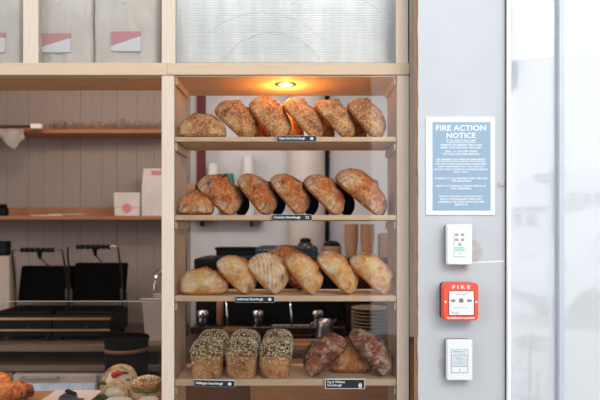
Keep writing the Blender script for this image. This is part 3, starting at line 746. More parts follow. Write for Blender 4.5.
words('lettering', 'BREAK GLASS', X(461, df), Z(307.4, df), yy, .05, .005, M['lilac_print'], t)
words('lettering', 'TEST KEY', X(455, df), Z(313, df), yy, .026, .007, M['grey_print'], t)
for a in (445.6, 476.2):
    bm = bmesh.new(); lathe(bm, [(.004, 0), (.0035, .0015)], 14, (X(a, df), Y(df), Z(302, df)), 'Y'); obj('screw', bm, M['white'], t)
t, df = plate('exit_button', 'white exit button plate with mint print below the red alarm', 'switch', 447, 472.6, 340, 380.5, .04, M['white'], M['switch_back'], .006, 'cover')
pxbox('label_outline', 451, 468.2, 349, 373, df-.001, df, M['lilac_print'], t)
pxbox('label_field', 451.8, 467.4, 349.7, 355.2, df-.0016, df-.001, M['white'], t)
pxbox('label_field', 451.8, 467.4, 356, 366.2, df-.0016, df-.001, M['panel_grey'], t)
pxbox('label_field', 451.8, 467.4, 367, 372.3, df-.0016, df-.001, M['white'], t)
yy = Y(df)-.0019
words('lettering', 'EMERGENCY', X(459.6, df), Z(351.4, df), yy, .050, .0075, M['teal_print'], t, bold=.02)
words('lettering', 'DOOR RELEASE', X(459.6, df), Z(353.9, df), yy, .046, .005, M['teal_print'], t, bold=.02)
words('lettering', 'PRESS', X(459.6, df), Z(358.6, df), yy, .026, .007, M['teal_print'], t)
words('lettering', 'TO', X(459.6, df), Z(361, df), yy, .008, .005, M['teal_print'], t)
words('lettering', 'TO EXIT', X(459.6, df), Z(363.4, df), yy, .034, .007, M['teal_print'], t)
words('lettering', 'I', X(459.6, df), Z(369.8, df), yy, .003, .010, M['red_print'], t)

# ================================================================ KITCHEN, LEFT
def wall_shelf(name, label, x0, x1, py0, py1, bat0, d0):
    t = thing(name, (X((x0+x1)/2, d0), 1.7, Z(py1, d0)), label, 'shelf')
    bxo('board', (X(x0, d0), X(x1, d0), Y(d0), 1.784, Z(py1, d0), Z(py0, d0)), M['shelf_brown'], t, .001)
    d2 = 4.165
    bxo('batten', (X(x0, d0), X(x1, d0), Y(d2), 1.794, Z(py0, d0)+.0005, Z(bat0, d2)), M['shelf_brown'], t, .001)
    return t
wall_shelf('wall_shelf', 'lower brown wall shelf holding a white box and tall bag', -178, 172, 215.8, 219.6, 207.5, 3.95)
wall_shelf('wall_shelf', 'upper brown wall shelf near the ceiling of the back wall', -178, 168, 129.5, 133, 125, 3.95)
t = thing('cup_ledge', (X(226, 4.0), 1.7, Z(219, 3.98)), 'narrow brown wall ledge behind the second bread shelf carrying cup stacks', 'shelf')
bxo('board', (X(186, 4.03), X(262, 4.03), Y(4.06), 1.794, Z(215.8, 3.95)-.02, Z(215.8, 3.95)), M['shelf_brown'], t, .001)
for a in (200, 250): bxo('bracket', (X(a, 4.1), X(a, 4.1)+.012, Y(4.10), 1.794, Z(215.8, 3.95)-.07, Z(215.8, 3.95)-.0205), M['black'], t)
ZS = Z(215.8, 3.95); ZU = Z(129.5, 3.95)
# dried sprigs along the upper shelf
bm = bmesh.new()
for i in range(150):
    x = X(rnd.uniform(46, 164), 4.05); hh = .015+.05*abs(noise.noise(Vector((x*7, 2, 0))))+rnd.random()*.02
    y = Y(rnd.uniform(4.02, 4.12)); lx = rnd.uniform(-.015, .015)
    z0 = ZU+.0005
    tube(bm, [(x, y, z0), (x+lx*.5, y, z0+.03+hh*.5), (x+lx, y, z0+.03+hh)], [.0012, .0012, .0008], 3)
    for k in range(2):
        q = Vector((x+lx*(.5+.5*k), y, z0+.03+hh*(.5+.5*k)))
        bmesh.ops.create_icosphere(bm, subdivisions=1, radius=rnd.uniform(.003, .006), matrix=Matrix.Translation(q))
M['sprig'] = plain('dried_sprig', srgb(134, 124, 112), .9, 0, .25)
o = obj('dried_sprigs', bm, M['sprig']); tag(o, 'row of dried grey sprigs lying along the upper wall shelf', 'dried plants', kind='stuff')
# rod with hanging cloth
t = thing('hanging_rod', (X(10, 3.9), Y(3.92), Z(128, 3.9)), 'thin rod with white end cap before the upper wall shelf', 'rod')
bm = bmesh.new(); tube(bm, [(X(-60, 3.88), Y(3.88), Z(127.5, 3.88)), (X(33, 3.88), Y(3.88), Z(126.3, 3.88))], .009, 10); obj('bar', bm, M['steel_dark'], t, autosmooth=40)
bm = bmesh.new(); box(bm, X(31, 3.88), X(42, 3.88), Y(3.865), Y(3.90), Z(129, 3.88), Z(123.8, 3.88), bevel=.006, seg=2); obj('end_cap', bm, M['white'], t)
bm = bmesh.new(); tube(bm, [(X(36, 3.90), Y(3.90), Z(126.4, 3.88)), (X(36, 3.90), Y(3.943), Z(127, 3.88))], .006, 8); obj('bracket', bm, M['steel'], t)
bm = bmesh.new(); g = []
for i in range(15):
    u = i/14; row = []
    for k in range(9):
        v = k/8; px_ = -14+39*u; low = 129+ (6+15*max(0, 1-abs(px_-13)/15))*1.0
        py_ = 128.6+(low-128.6)*v
        row.append(bm.verts.new((X(px_, 3.86), Y(3.862)-.012*math.sin(v*3)+.012*math.sin(u*17+v*2), Z(py_, 3.86))))
    g.append(row)
for a, b in zip(g, g[1:]):
    for k in range(8): bm.faces.new((a[k], b[k], b[k+1], a[k+1]))
bmesh.ops.solidify(bm, geom=bm.faces[:], thickness=.002)
o = obj('cloth', bm, M['paper_grey'], None, True); tag(o, 'pale crumpled cloth draped over the thin rod', 'cloth')
# box, bag and papers on the lower wall shelf
t = thing('takeaway_box', (X(127, 3.99), Y(4.05), ZS+.0005), 'small white cardboard box with red round stamp on the wall shelf', 'box')
pxx = lambda px: X(px, 3.99)
zb0 = ZS+.0005; zb1 = Z(192.5, 3.99)
bxo('box_body', (pxx(114.5), pxx(139.5), Y(3.99), Y(4.10), zb0, zb1-.030), M['paper_grey'], t, .001)
bxo('lid', (pxx(114), pxx(140), Y(3.985), Y(4.105), zb1-.10, zb1), M['paper_grey'], t, .002)
bm = bmesh.new(); lathe(bm, [(.030, 0), (.030, .001)], 20, (pxx(127), Y(3.985), Z(208, 3.99)), 'Y'); obj('red_stamp', bm, M['red_print'], t)
t = thing('coffee_bag', (X(152, 3.99), Y(4.03), ZS+.0005), 'tall pale bag with red mark at right end of wall shelf', 'bag')
bm = bmesh.new()
prof = [(0, 1, 1), (.3, 1.02, 1), (.62, .98, .9), (.85, .95, .45), (.93, .97, .18), (1, .96, .14)]
rings = []
zt_ = Z(168, 3.99)
for f_, sx, sy in prof:
    z = ZS+.0005+(zt_-ZS)*f_; cx, hw, hd = X(153, 3.99), .078*sx, .04*sy
    rings.append([bm.verts.new((cx+a*hw + noise.noise(Vector((a, z*9, b)))*.004, Y(4.03)+b*hd, z)) for a, b in ((-1, -.8), (-.5, -1), (0, -.97), (.5, -1), (1, -.8), (1, .8), (0, 1), (-1, .8))])
for A, B_ in zip(rings, rings[1:]):
    for k in range(8): bm.faces.new((A[k], A[(k+1) % 8], B_[(k+1) % 8], B_[k]))
bm.faces.new(rings[0][::-1]); bm.faces.new(rings[-1]); obj('bag_body', bm, M['paper_grey'], t)
bxo('red_mark', (X(150, 3.97), X(161, 3.97), Y(4.008), Y(4.024), Z(174, 3.97), Z(170, 3.97)), M['red_print'], t)
for i, (a, b, rz) in enumerate(((32, 62, 3), (50, 84, -4))):
    bm = bmesh.new(); box(bm, X(a, 4.0), X(b, 4.0), Y(3.98)+.01*i, Y(4.10)+.01*i, ZS+.0005+.0065*i, ZS+.006+.0065*i, rot=Matrix.Rotation(R(rz), 3, 'Z'))
    tag(obj('paper_pad', bm, M['paper_grey']), ('lower left pad of white paper lying on the wall shelf', 'upper right pad of white paper lying on the wall shelf')[i], 'paper', 'paper pads on the wall shelf')
t = thing('ladle', (X(0, 3.95), 1.6, ZS+.0005), 'small black jar at the left frame edge on the wall shelf', 'jar')
bm = bmesh.new(); lathe(bm, [(.03, 0), (.035, .01), (.035, .05), (.025, .06)], 18, (X(-3, 3.95), Y(4.03), ZS+.0005)); obj('jar_body', bm, M['black'], t, True)
bm = bmesh.new(); lathe(bm, [(.026, .0605), (.026, .075), (.02, .08)], 18, (X(-3, 3.95), Y(4.03), ZS+.0005)); obj('lid', bm, M['black'], t, True)
t.name = 'jar'

# steel counter
CZ = .90
DC = 3.40
M['dull_steel'] = plain('dull_warm_steel', srgb(112, 92, 78), .4, .35, .12, 14)
ct = thing('steel_counter', (X(20, DC), Y(3.7), 0), 'steel kitchen counter under the sandwich presses', 'counter')
x0c, x1c = -2.6, X(163, DC)
bxo('worktop', (x0c, x1c, Y(DC), 1.78, CZ-.04, CZ), M['dull_steel'], ct, .003)
bxo('lower_shelf', (x0c, x1c, Y(DC)+.01, 1.7, Z(372, DC), Z(366, DC)), M['dull_steel'], ct, .003)
for xx in (x0c+.05, X(152, DC)):
    for yy_ in (Y(DC)+.04, 1.66):
        bxo('leg', (xx-.02, xx+.02, yy_, yy_+.04, 0, CZ-.0405), M['steel_dark'], ct)
M['oven_grey'] = plain('grey_oven_enamel', srgb(170, 152, 142), .5, 0, .08)
M['oven_reflection'] = plain('painted_oven_reflection', srgb(196, 206, 220), .12, 0, .25, 12)  # pale blue-white paints a reflection onto the oven window
ovn = thing('oven', (X(54, DC), Y(3.7), 0), 'grey oven with steel bar handle below the counter', 'oven')
dz_ = DC-.01
bxo('oven_body', (X(12.5, DC), X(150, DC)-.06, Y(DC)+.02, 1.55, .02, Z(374, DC)), M['oven_grey'], ovn, .004)
dr = bxo('door', (X(13, DC), X(97, DC), Y(DC)-.005, Y(DC)+.019, .15, Z(375, DC)), M['oven_grey'], ovn, .004)
bxo('door_window', (X(24, DC), X(95, DC), Y(DC)-.008, Y(DC)-.0055, .35, Z(383, DC)), M['oven_reflection'], dr, .001)
bm = bmesh.new(); tube(bm, [(X(22, dz_), Y(dz_)-.03, Z(377, dz_)), (X(60, dz_), Y(dz_)-.03, Z(377, dz_))], .0065, 10)
for a in (24, 58): tube(bm, [(X(a, dz_), Y(dz_)-.03, Z(377, dz_)), (X(a, dz_), Y(dz_)+.006, Z(377, dz_))], .005, 8)
obj('handle', bm, M['steel'], dr, autosmooth=40)
t = thing('under_counter_unit', (X(-30, DC), Y(3.7), 0), 'grey cupboard at left frame edge beside the oven', 'cabinet')
bxo('carcass', (X(-90, DC), X(9.5, DC), Y(DC)+.02, 1.55, 0, Z(374, DC)), M['oven_grey'], t, .003)
bxo('door', (X(-45, DC), X(9, DC), Y(DC)-.003, Y(DC)+.019, .05, Z(375.5, DC)), M['oven_grey'], t, .003)
# grey appliance at left edge
t = thing('grey_appliance', (X(-6, 3.55), Y(3.65), CZ), 'grey steel appliance cut off by left frame edge', 'appliance')
t.location = (-1.92, Y(3.85), CZ)
bxo('casing', (-2.05, -1.802, Y(3.72), Y(3.82), CZ+.012, Z(256, 3.72)), M['oven_grey'], t, .008, 2)
bxo('top_lid', (-2.04, -1.83, Y(3.735), Y(3.81), Z(255.8, 3.72), Z(241, 3.72)), M['black'], t, .01, 2)
for a in (-2.0, -1.81):
    bxo('foot', (a-.01, a+.01, Y(3.75), Y(3.77), CZ, CZ+.0118), M['black'], t)

# sandwich presses
def press(cx_px, dpy, label):
    d0 = 3.5; cx = X(cx_px, 3.8)
    t = thing('sandwich_press', (cx, Y(3.65), CZ), label, 'press', 'sandwich presses')
    hw = .168; zo = dpy*.006
    for sx in (-1, 1):
        for yy_ in (Y(3.53), Y(3.84)):
            bm = bmesh.new(); lathe(bm, [(.016, 0), (.016, .025)], 12, (cx+sx*(hw-.03), yy_, CZ)); obj('foot', bm, M['black'], t)
    bxo('base', (cx-hw, cx+hw, Y(d0), Y(3.87), CZ+.0255, CZ+.155), M['black'], t, .006, 2)
    bxo('front_strip', (cx-hw-.004, cx+hw+.004, Y(d0)-.006, Y(d0)-.0005, CZ+.125, CZ+.140), M['warm_lit_steel'], t, .001)
    bxo('front_strip', (cx-hw-.004, cx+hw+.004, Y(d0)-.006, Y(d0)-.0005, CZ+.06, CZ+.072), M['warm_lit_steel'], t, .001)
    bxo('drip_tray', (cx-.11, cx+.11, Y(d0)-.010, Y(d0)-.0005, CZ+.03, CZ+.045), M['black'], t, .002)
    for a in (-.1, .1):
        bm = bmesh.new(); lathe(bm, [(.020, 0), (.019, -.016), (.015, -.019)], 18, (cx+a, Y(d0)-.0005, CZ+.098), 'Y'); obj('knob', bm, M['black'], t, autosmooth=40)
    bm = bmesh.new(); lathe(bm, [(.006, 0), (.005, .004)], 10, (cx+.035, Y(d0)-.0045, CZ+.083), 'Y'); obj('indicator', bm, M['red_paint'], t)
    bm = bmesh.new(); box(bm, cx-hw+.01, cx+hw-.01, Y(3.52), Y(3.82), CZ+.1555, CZ+.170, bevel=.004)
    for k in range(11): box(bm, cx-hw+.02+k*.0296, cx-hw+.03+k*.0296, Y(3.53), Y(3.81), CZ+.1702, CZ+.176)
    obj('lower_plate', bm, M['black'], t)
    # open lid leaning back
    zb_, zt2 = Z(301, 3.78), Z(266, 3.84)+zo
    bm = bmesh.new(); v = []
    for yy_, zz in ((3.78, zb_), (3.84, zt2)):
        for off in (0, .05):
            for sx in (-1, 1):
                v.append(bm.verts.new((cx+sx*(hw*(.97 if yy_ < 3.8 else .985)), Y(yy_)+off, zz)))
    for q in ((0, 1, 5, 4), (2, 6, 7, 3), (0, 2, 3, 1), (4, 5, 7, 6), (0, 4, 6, 2), (1, 3, 7, 5)): bm.faces.new([v[k] for k in q])
    bmesh.ops.bevel(bm, geom=bm.edges[:], offset=.006, segments=2, affect='EDGES')
    obj('lid', bm, M['black_matt'], t)
    dh = 3.70; zh = Z(250, dh)+zo; zl = Z(297, 3.8)
    for sx in (-1, 1):
        bm = bmesh.new()
        tube(bm, [(cx+sx*.142, Y(dh), zh), (cx+sx*.155, Y(dh), zh-.008), (cx+sx*.158, Y(dh)+.005, zh-.05), (cx+sx*.163, Y(3.74), (zh+zl)/2), (cx+sx*.1635, Y(3.755), zl+.05), (cx+sx*.1635, Y(3.76), zl-.02), (cx+sx*.1635, Y(3.76), zl-.09)], .0062, 8)
        obj('arm', bm, M['steel_dark'], t, autosmooth=50)
        bm = bmesh.new(); pts = []
        for k in range(50):
            a = k*.7; pts.append((cx+sx*.157+.008*math.cos(a), Y(3.75)+.008*math.sin(a), zl-.01+.0014*k))
        tube(bm, pts, .0022, 5); obj('spring', bm, M['steel'], t)
    bm = bmesh.new(); tube(bm, [(cx-.142, Y(dh), zh), (cx+.142, Y(dh), zh)], .006, 8); obj('handle_bar', bm, M['steel'], t)
    bm = bmesh.new(); pts, rr = [], []
    for k in range(33):
        u = k/32; pts.append((cx-.1+.2*u, Y(dh), zh)); rr.append(.0135+.003*math.cos(u*2*math.pi*6))
    tube(bm, pts, rr, 12); obj('grip', bm, M['black'], t, True)
    bm = bmesh.new(); tube(bm, [(cx+.012, Y(dh), zh-.006), (cx+.012, Y(dh), zh-.03), (cx+.012, Y(dh)+.01, zh-.055)], [.020, .012, .008], 10); obj('grip_stem', bm, M['black'], t)
    bm = bmesh.new(); tube(bm, [(cx+.012, Y(dh)+.01, zh-.05), (cx+.012, Y(3.845), zt2-.003)], .004, 6); obj('grip_rod', bm, M['steel'], t)
    bxo('side_bracket', (cx+hw-.012, cx+hw, Y(3.83), Y(3.86), CZ+.156, CZ+.25), M['steel'], t, .002)
    return t
press(44.5, 0, 'black open sandwich press nearer the left frame edge')
press(98.5, 3.2, 'black open sandwich press nearer the cabinet post')
# steel sink tub, tap, black grinder bin
t = thing('steel_tub', (X(150, 3.6), Y(3.65), CZ), 'pale steel tub on the counter beside the cabinet post', 'tub')
bm = bmesh.new(); x0, x1 = X(142, 3.5), X(166, 3.5); zt_ = Z(300, 3.5)
v = [bm.verts.new(p) for p in ((x0+.012, Y(3.53), CZ), (x1-.012, Y(3.53), CZ), (x1-.012, Y(3.73), CZ), (x0+.012, Y(3.73), CZ), (x0, Y(3.5), zt_), (x1, Y(3.5), zt_), (x1, Y(3.76), zt_), (x0, Y(3.76), zt_))]
v2 = [bm.verts.new(p) for p in ((x0+.016, Y(3.533), CZ+.01), (x1-.016, Y(3.533), CZ+.01), (x1-.016, Y(3.727), CZ+.01), (x0+.016, Y(3.727), CZ+.01), (x0+.004, Y(3.504), zt_), (x1-.004, Y(3.504), zt_), (x1-.004, Y(3.756), zt_), (x0+.004, Y(3.756), zt_))]
bm.faces.new([v[k] for k in (3, 2, 1, 0)]); bm.faces.new([v2[k] for k in (0, 1, 2, 3)])
for a, b in ((0, 1), (1, 2), (2, 3), (3, 0)):
    bm.faces.new((v[a], v[b], v[b+4], v[a+4])); bm.faces.new((v2[b], v2[a], v2[a+4], v2[b+4])); bm.faces.new((v[a+4], v[b+4], v2[b+4], v2[a+4]))
M['tub'] = plain('satin_tub', srgb(176, 160, 150), .45, .3, .05)
obj('tub_body', bm, M['tub'], t)
bm = bmesh.new(); tube(bm, [(x0-.004, Y(3.5)-.004, zt_+.003), (x1+.004, Y(3.5)-.004, zt_+.003), (x1+.004, Y(3.76)+.004, zt_+.003), (x0-.004, Y(3.76)+.004, zt_+.003)], .006, 6, closed=True); obj('rim', bm, M['steel'], t)
t = thing('tap', (X(157, 3.85), Y(3.9), CZ), 'chrome swan-neck tap standing beside the cabinet post', 'tap')
bm = bmesh.new(); tx = X(160, 3.85)
pts = [(tx, Y(3.95), CZ), (tx, Y(3.95), Z(282, 3.9))]
for k in range(9):
    a = math.pi*k/8; pts.append((tx-.016+.016*math.cos(a), Y(3.95)-.05+.05*math.cos(a), Z(282, 3.9)+.07*math.sin(a)))
pts.append((tx-.032, Y(3.85), Z(289, 3.9)))
tube(bm, pts, .012, 10); obj('spout', bm, M['chrome'], t, autosmooth=60)
bm = bmesh.new(); lathe(bm, [(.028, 0), (.028, .012), (.018, .02), (.018, .08)], 18, (tx, Y(3.95), CZ)); obj('base', bm, M['chrome'], t, autosmooth=40)
bm = bmesh.new(); tube(bm, [(tx+.018, Y(3.95), CZ+.06), (tx+.06, Y(3.94), CZ+.085)], .006, 8); obj('lever', bm, M['chrome'], t)
t = thing('waste_bin', (X(126, 3.1), Y(3.15), 0), 'black round bin with brown band in front of the steel counter', 'bin')
bm = bmesh.new(); cc = (X(126, 3.15), Y(3.16), 0); zt_ = Z(338, 3.1)
lathe(bm, [(.09, 0), (.095, .01), (.112, zt_-.03), (.118, zt_-.01), (.112, zt_), (.10, zt_), (.09, .03)], 28, cc); obj('bin_body', bm, M['black_matt'], t, True)
bm = bmesh.new(); lathe(bm, [(.1125, Z(353, 3.1)), (.1145, Z(352.8, 3.1)), (.1155, Z(349.2, 3.1)), (.1125, Z(349, 3.1))], 28, cc); obj('band', bm, M['counter_dark'], t, True)

# ================================================================ KITCHEN, BEHIND THE CABINET
WZ = .93; DW = 3.05
M['dark_top'] = wood('dark_stained_worktop', srgb(70, 48, 38), srgb(48, 32, 26), (.7, 5, 5))
wc = thing('wooden_counter', (X(290, DW), Y(3.4), 0), 'wooden counter with dark and light front panels behind the bread cabinet', 'counter')
bxo('worktop', (X(170, DW), X(398, DW), Y(DW)-.01, Y(3.90), WZ-.03, WZ), M['dark_top'], wc, .002)
bxo('front_panel', (X(170, DW), X(249.6, DW), Y(DW), Y(DW)+.02, .02, WZ-.031), M['counter_dark'], wc, .001)
bxo('front_panel', (X(250.2, DW), X(397, DW), Y(DW), Y(DW)+.02, .02, WZ-.031), M['counter_light'], wc, .001)
bxo('carcass', (X(171, DW), X(396, DW), Y(DW)+.021, Y(3.89), .0, WZ-.032), M['counter_dark'], wc)
# raised oak box panel seen between loaves
t = thing('wooden_crate', (X(325, 2.98), Y(3.12), WZ), 'low oak crate on the wooden counter behind the fig loaves', 'crate')
dcr = 3.08
cz1 = Z(346, dcr)
for (a, b, c_, e) in ((287, 352, 0, .012), (287, 352, .16, .172)):
    bxo('crate_side', (X(a, dcr), X(b, dcr), Y(dcr)+c_, Y(dcr)+e, WZ+.0005, max(cz1, WZ+.03)), M['counter_light'], t, .001)
for a in (287, 350):
    bxo('crate_end', (X(a, dcr), X(a, dcr)+.012, Y(dcr)+.0125, Y(dcr)+.1595, WZ+.0005, max(cz1, WZ+.03)), M['counter_light'], t, .001)
bxo('crate_bottom', (X(290, dcr), X(348, dcr), Y(dcr)+.0125, Y(dcr)+.1595, WZ+.0005, WZ+.008), M['counter_light'], t)

# espresso machine
em = thing('espresso_machine', (X(265, 3.5), Y(3.65), WZ), 'black espresso machine with chrome group heads on the wooden counter', 'coffee machine')
ex0, ex1 = X(192, 3.5), X(346, 3.5); ez1 = Z(256, 3.5)
M['navy'] = plain('navy_steel', srgb(48, 58, 74), .4, .3, .1)
bxo('back_body', (ex0, ex1, Y(3.62), Y(3.89), WZ+.05, ez1-.06), M['black'], em, .01, 2)
bxo('top_housing', (ex0+.02, ex1-.02, Y(3.44), Y(3.89), ez1-.14, ez1-.012), M['black'], em, .012, 2)
bxo('cup_tray', (ex0+.13, ex1-.03, Y(3.46), Y(3.885), ez1-.0115, ez1), M['navy'], em, .003)
bm = bmesh.new()
tube(bm, [(X(257, 3.5), Y(3.47), ez1+.045), (X(317, 3.5), Y(3.47), ez1+.045), (X(317, 3.5), Y(3.88), ez1+.045), (X(257, 3.5), Y(3.88), ez1+.045)], .007, 8, closed=True)
for a in (257, 290, 317):
    for yy_ in (3.47, 3.88): tube(bm, [(X(a, 3.5), Y(yy_), ez1), (X(a, 3.5), Y(yy_), ez1+.045)], .005, 6)
obj('top_rail', bm, M['navy'], em)
bxo('rail_panel', (X(256, 3.5), X(317, 3.5), Y(3.462), Y(3.468), ez1+.001, ez1+.036), M['navy'], em)
bxo('drip_tray', (ex0+.01, ex1-.01, Y(3.40), Y(3.62), WZ+.03, WZ+.07), M['steel_dark'], em, .004)
bm = bmesh.new()
for k in range(24): box(bm, ex0+.03+k*.036, ex0+.045+k*.036, Y(3.42), Y(3.6), WZ+.0705, WZ+.076)
obj('drip_grille', bm, M['steel_dark'], em)
bxo('control_panel', (X(272, 3.42), X(312, 3.42), Y(3.425), Y(3.439), Z(337, 3.42), Z(325, 3.42)), M['steel'], em, .003)
for k, a in enumerate((277, 284, 291, 298, 305)):
    bm = bmesh.new(); lathe(bm, [(.008, 0), (.007, .005)], 12, (X(a, 3.42), Y(3.4245), Z(331, 3.42)), 'Y'); obj('button', bm, M['black'], em)
for a in (203, 258, 318):
    cc = (X(a, 3.5), Y(3.53), Z(318, 3.5))
    bm = bmesh.new(); lathe(bm, [(.036, 0), (.04, .01), (.04, .035), (.034, .045)], 22, cc); gh = obj('group_head', bm, M['chrome'], em, autosmooth=40)
    bm = bmesh.new(); tube(bm, [(cc[0], cc[1]-.035, cc[2]-.008), (cc[0]+.006, cc[1]-.09, cc[2]-.015), (cc[0]+.01, cc[1]-.13, cc[2]-.03)], [.009, .013, .015], 10); obj('portafilter_handle', bm, M['black'], gh, True)
    bm = bmesh.new(); lathe(bm, [(.033, -.004), (.033, -.028), (.015, -.036)], 20, cc); obj('portafilter_basket', bm, M['chrome'], gh, autosmooth=40)
for a in (226, 290):
    bm = bmesh.new(); tube(bm, [(X(a, 3.43), Y(3.43), Z(300, 3.43)), (X(a, 3.43)+.008, Y(3.42), Z(315, 3.43)), (X(a, 3.43)+.014, Y(3.41), Z(333, 3.43))], .006, 8); obj('steam_wand', bm, M['chrome'], em, True)
for a in (210, 330):
    for yy_ in (3.45, 3.88):
        bm = bmesh.new(); lathe(bm, [(.022, 0), (.02, .0295)], 14, (X(a, 3.5), Y(yy_), WZ)); obj('foot', bm, M['black'], em)
bm = bmesh.new(); tube(bm, [(X(221.5, 3.5), Y(3.435), ez1-.14), (X(221.5, 3.5), Y(3.435), WZ+.078)], .02, 14); obj('copper_pipe', bm, M['shelf_brown'], em, True)
# lower box on top at left, small bowl, green plant jar etc.
t = thing('knock_box', (X(232, 3.6), Y(3.6), ez1), 'low black box at the left end of the machine top', 'box')
bxo('box_body', (X(216, 3.5), X(255, 3.5), Y(3.5), Y(3.66), ez1+.0005, ez1+.036), M['black'], t, .004)
bxo('lid', (X(214.5, 3.5), X(256, 3.5), Y(3.495), Y(3.665), ez1+.0362, ez1+.05), M['black'], t, .004)
bm = bmesh.new(); lathe(bm, [(.03, 0), (.05, .012), (.055, .03), (.05, .03), (.03, .006)], 22, (X(278, 3.6), Y(3.6), ez1+.0005))
o = obj('small_bowl', bm, M['kraft'], None, True); o.location.z += .0; tag(o, 'small tan bowl resting on the machine top', 'bowl')
t = thing('glass_jar', (X(311, 3.55), Y(3.55), ez1), 'dark green jar with yellow dots on the machine top', 'jar')
M['jar_green'] = plain('dark_green_glaze', srgb(46, 50, 30), .35, 0, .2); M['dot_yellow'] = plain('yellow_dot', srgb(232, 190, 90), .5)
cc = (X(305.5, 3.55), Y(3.56), ez1+.0005)
bm = bmesh.new(); lathe(bm, [(.035, 0), (.048, .01), (.05, .05), (.04, .075), (.03, .08)], 22, cc); obj('jar_body', bm, M['jar_green'], t, True)
bm = bmesh.new(); lathe(bm, [(.032, .0805), (.034, .09), (.028, .10), (.01, .105)], 18, cc); obj('lid', bm, M['black'], t, True)
for a, b in ((.018, .05), (.022, .03), (-.01, .04)):
    bm = bmesh.new(); lathe(bm, [(.005, 0), (.004, .002)], 10, (cc[0]+a, cc[1]-math.sqrt(.05**2-a*a)-.0005, cc[2]+b), 'Y'); obj('dot', bm, M['dot_yellow'], t)
t = thing('tan_canister', (X(331, 3.55), Y(3.56), ez1), 'low tan canister with black lid on the machine top', 'canister')
cc = (X(332, 3.55), Y(3.57), ez1+.0005)
bm = bmesh.new(); lathe(bm, [(.055, 0), (.057, .004), (.057, .055)], 24, cc); obj('body', bm, M['kraft'], t, autosmooth=40)
bm = bmesh.new(); lathe(bm, [(.05, .0555), (.05, .07), (.03, .085), (.012, .088)], 24, cc); obj('lid', bm, M['black'], t, autosmooth=40)
# cups
def cup_proto(mat, r0, r1, h, name):
    bm = bmesh.new(); lathe(bm, [(r0, 0), (r1, h), (r1+.003, h+.001), (r1+.003, h+.005), (r1-.0006, h+.005), (r0-.0008, .006)], 22)
    return obj(name, bm, mat, None, local=True, autosmooth=40)
def cup_stack(mat, loc, n, label, group, pitch=.017, r0=.036, r1=.044, h=.10, flip=False, name='paper_cup'):
    p = cup_proto(mat, r0, r1, h, name)
    for k in range(n):
        o = p if k == 0 else p.copy()
        if k: C.objects.link(o)
        if flip: o.rotation_euler = (math.pi, 0, 0); o.location = (loc[0], loc[1], loc[2]+h+.005+k*pitch)
        else: o.location = (loc[0], loc[1], loc[2]+k*pitch)
        pos = n-1-k; od = ('topmost', 'second from the top', 'third from the top', 'fourth from the top')
        tag(o, (label+', '+od[pos]) if pos < 4 else label+', lower down', 'cup', group)
ds = 4.12
cup_stack(M['cup_white'], (X(213.5, ds), Y(ds), ZS+.0005), 16, 'white paper cup in the leftmost stack on the wall shelf', 'left white cup stack', flip=True)
cup_stack(M['teal'], (X(228.5, ds), Y(ds), ZS+.0005), 12, 'teal paper cup in the stack between white cups', 'teal cup stack', flip=True)
cup_stack(M['cup_white'], (X(248.5, ds), Y(ds), ZS+.0005), 19, 'white paper cup in the tall stack right of teal cups', 'right white cup stack', flip=True)
t = thing('small_carton', (X(190.5, 4.1), Y(4.12), ZS+.0005), 'small tan carton left of the red post on the cup ledge', 'carton')
bxo('carton_body', (X(187, 4.1), X(195.4, 4.1), Y(4.09), Y(4.16), ZS+.0005, Z(184, 4.1)), M['kraft'], t, .002)
bxo('flap', (X(187, 4.1), X(195.4, 4.1), Y(4.084), Y(4.0895), Z(190, 4.1), Z(183.5, 4.1)), M['kraft'], t)
# tall kraft cup tubes (stacks) beside the machine on a shelf-high riser
rz = thing('black_grinder', (X(367, 3.6), Y(3.6), WZ), 'black cabinet riser carrying kraft cup stacks beside the espresso machine', 'riser')
bxo('riser_body', (ex1+.006, X(399, 3.5)-.0, Y(3.5), Y(3.78), WZ+.15, Z(258, 3.5)), M['steel_dark'], rz, .004)
bxo('riser_leg', (ex1+.006, ex1+.03, Y(3.5), Y(3.78), WZ, WZ+.1498), M['steel_dark'], rz)
bxo('riser_leg', (X(399, 3.5)-.024, X(399, 3.5), Y(3.5), Y(3.78), WZ, WZ+.1498), M['steel_dark'], rz)
rz.name = 'counter_riser'
zr = Z(258, 3.5)+.0005
M['cup_dark'] = plain('dark_printed_cup', srgb(60, 54, 52), .6)
for cx_, nm in ((356.0, 'left'), (372, 'right')):
    cup_stack(M['kraft'], (X(cx_, 3.6)-.03, Y(3.58), zr), 6, 'brown kraft cup in the %s kraft stack beside the machine' % nm, '%s kraft cup stack' % nm, r0=.030, r1=.041, h=.105, pitch=.0175)
bm = bmesh.new()
t = thing('carton', (X(389, 3.6), Y(3.62), zr), 'tall tan carton at the right of the kraft cups', 'carton')
bxo('carton_body', (X(380, 3.6), X(393, 3.6), Y(3.6), Y(3.7), zr, Z(234, 3.6)), M['kraft'], t, .002)
bxo('flap', (X(380, 3.6), X(393, 3.6), Y(3.595), Y(3.5995), Z(245, 3.6), Z(233, 3.6)), M['kraft'], t)
# plates
pl = None
for k in range(11):
    if pl is None:
        bm = bmesh.new(); lathe(bm, [(.05, 0), (.055, .004), (.10, .012), (.103, .014), (.10, .016), (.055, .008), (.02, .007)], 30)
        M['plate'] = plain('stoneware_plate', srgb(158, 132, 112), .4, 0, .06)
        pl = obj('plate', bm, M['plate'], None, True, local=True); o = pl
    else:
        o = pl.copy(); C.objects.link(o)
    o.location = (X(371, 3.22)+rnd.uniform(-.002, .002), Y(3.26), WZ+.0005+k*.0185)
    tag(o, 'stoneware plate in the stack behind the right fig loaf, %s from the bottom' % ('first second third fourth fifth sixth seventh eighth ninth tenth eleventh twelfth thirteenth'.split()[k]), 'plate', 'stacked plates')
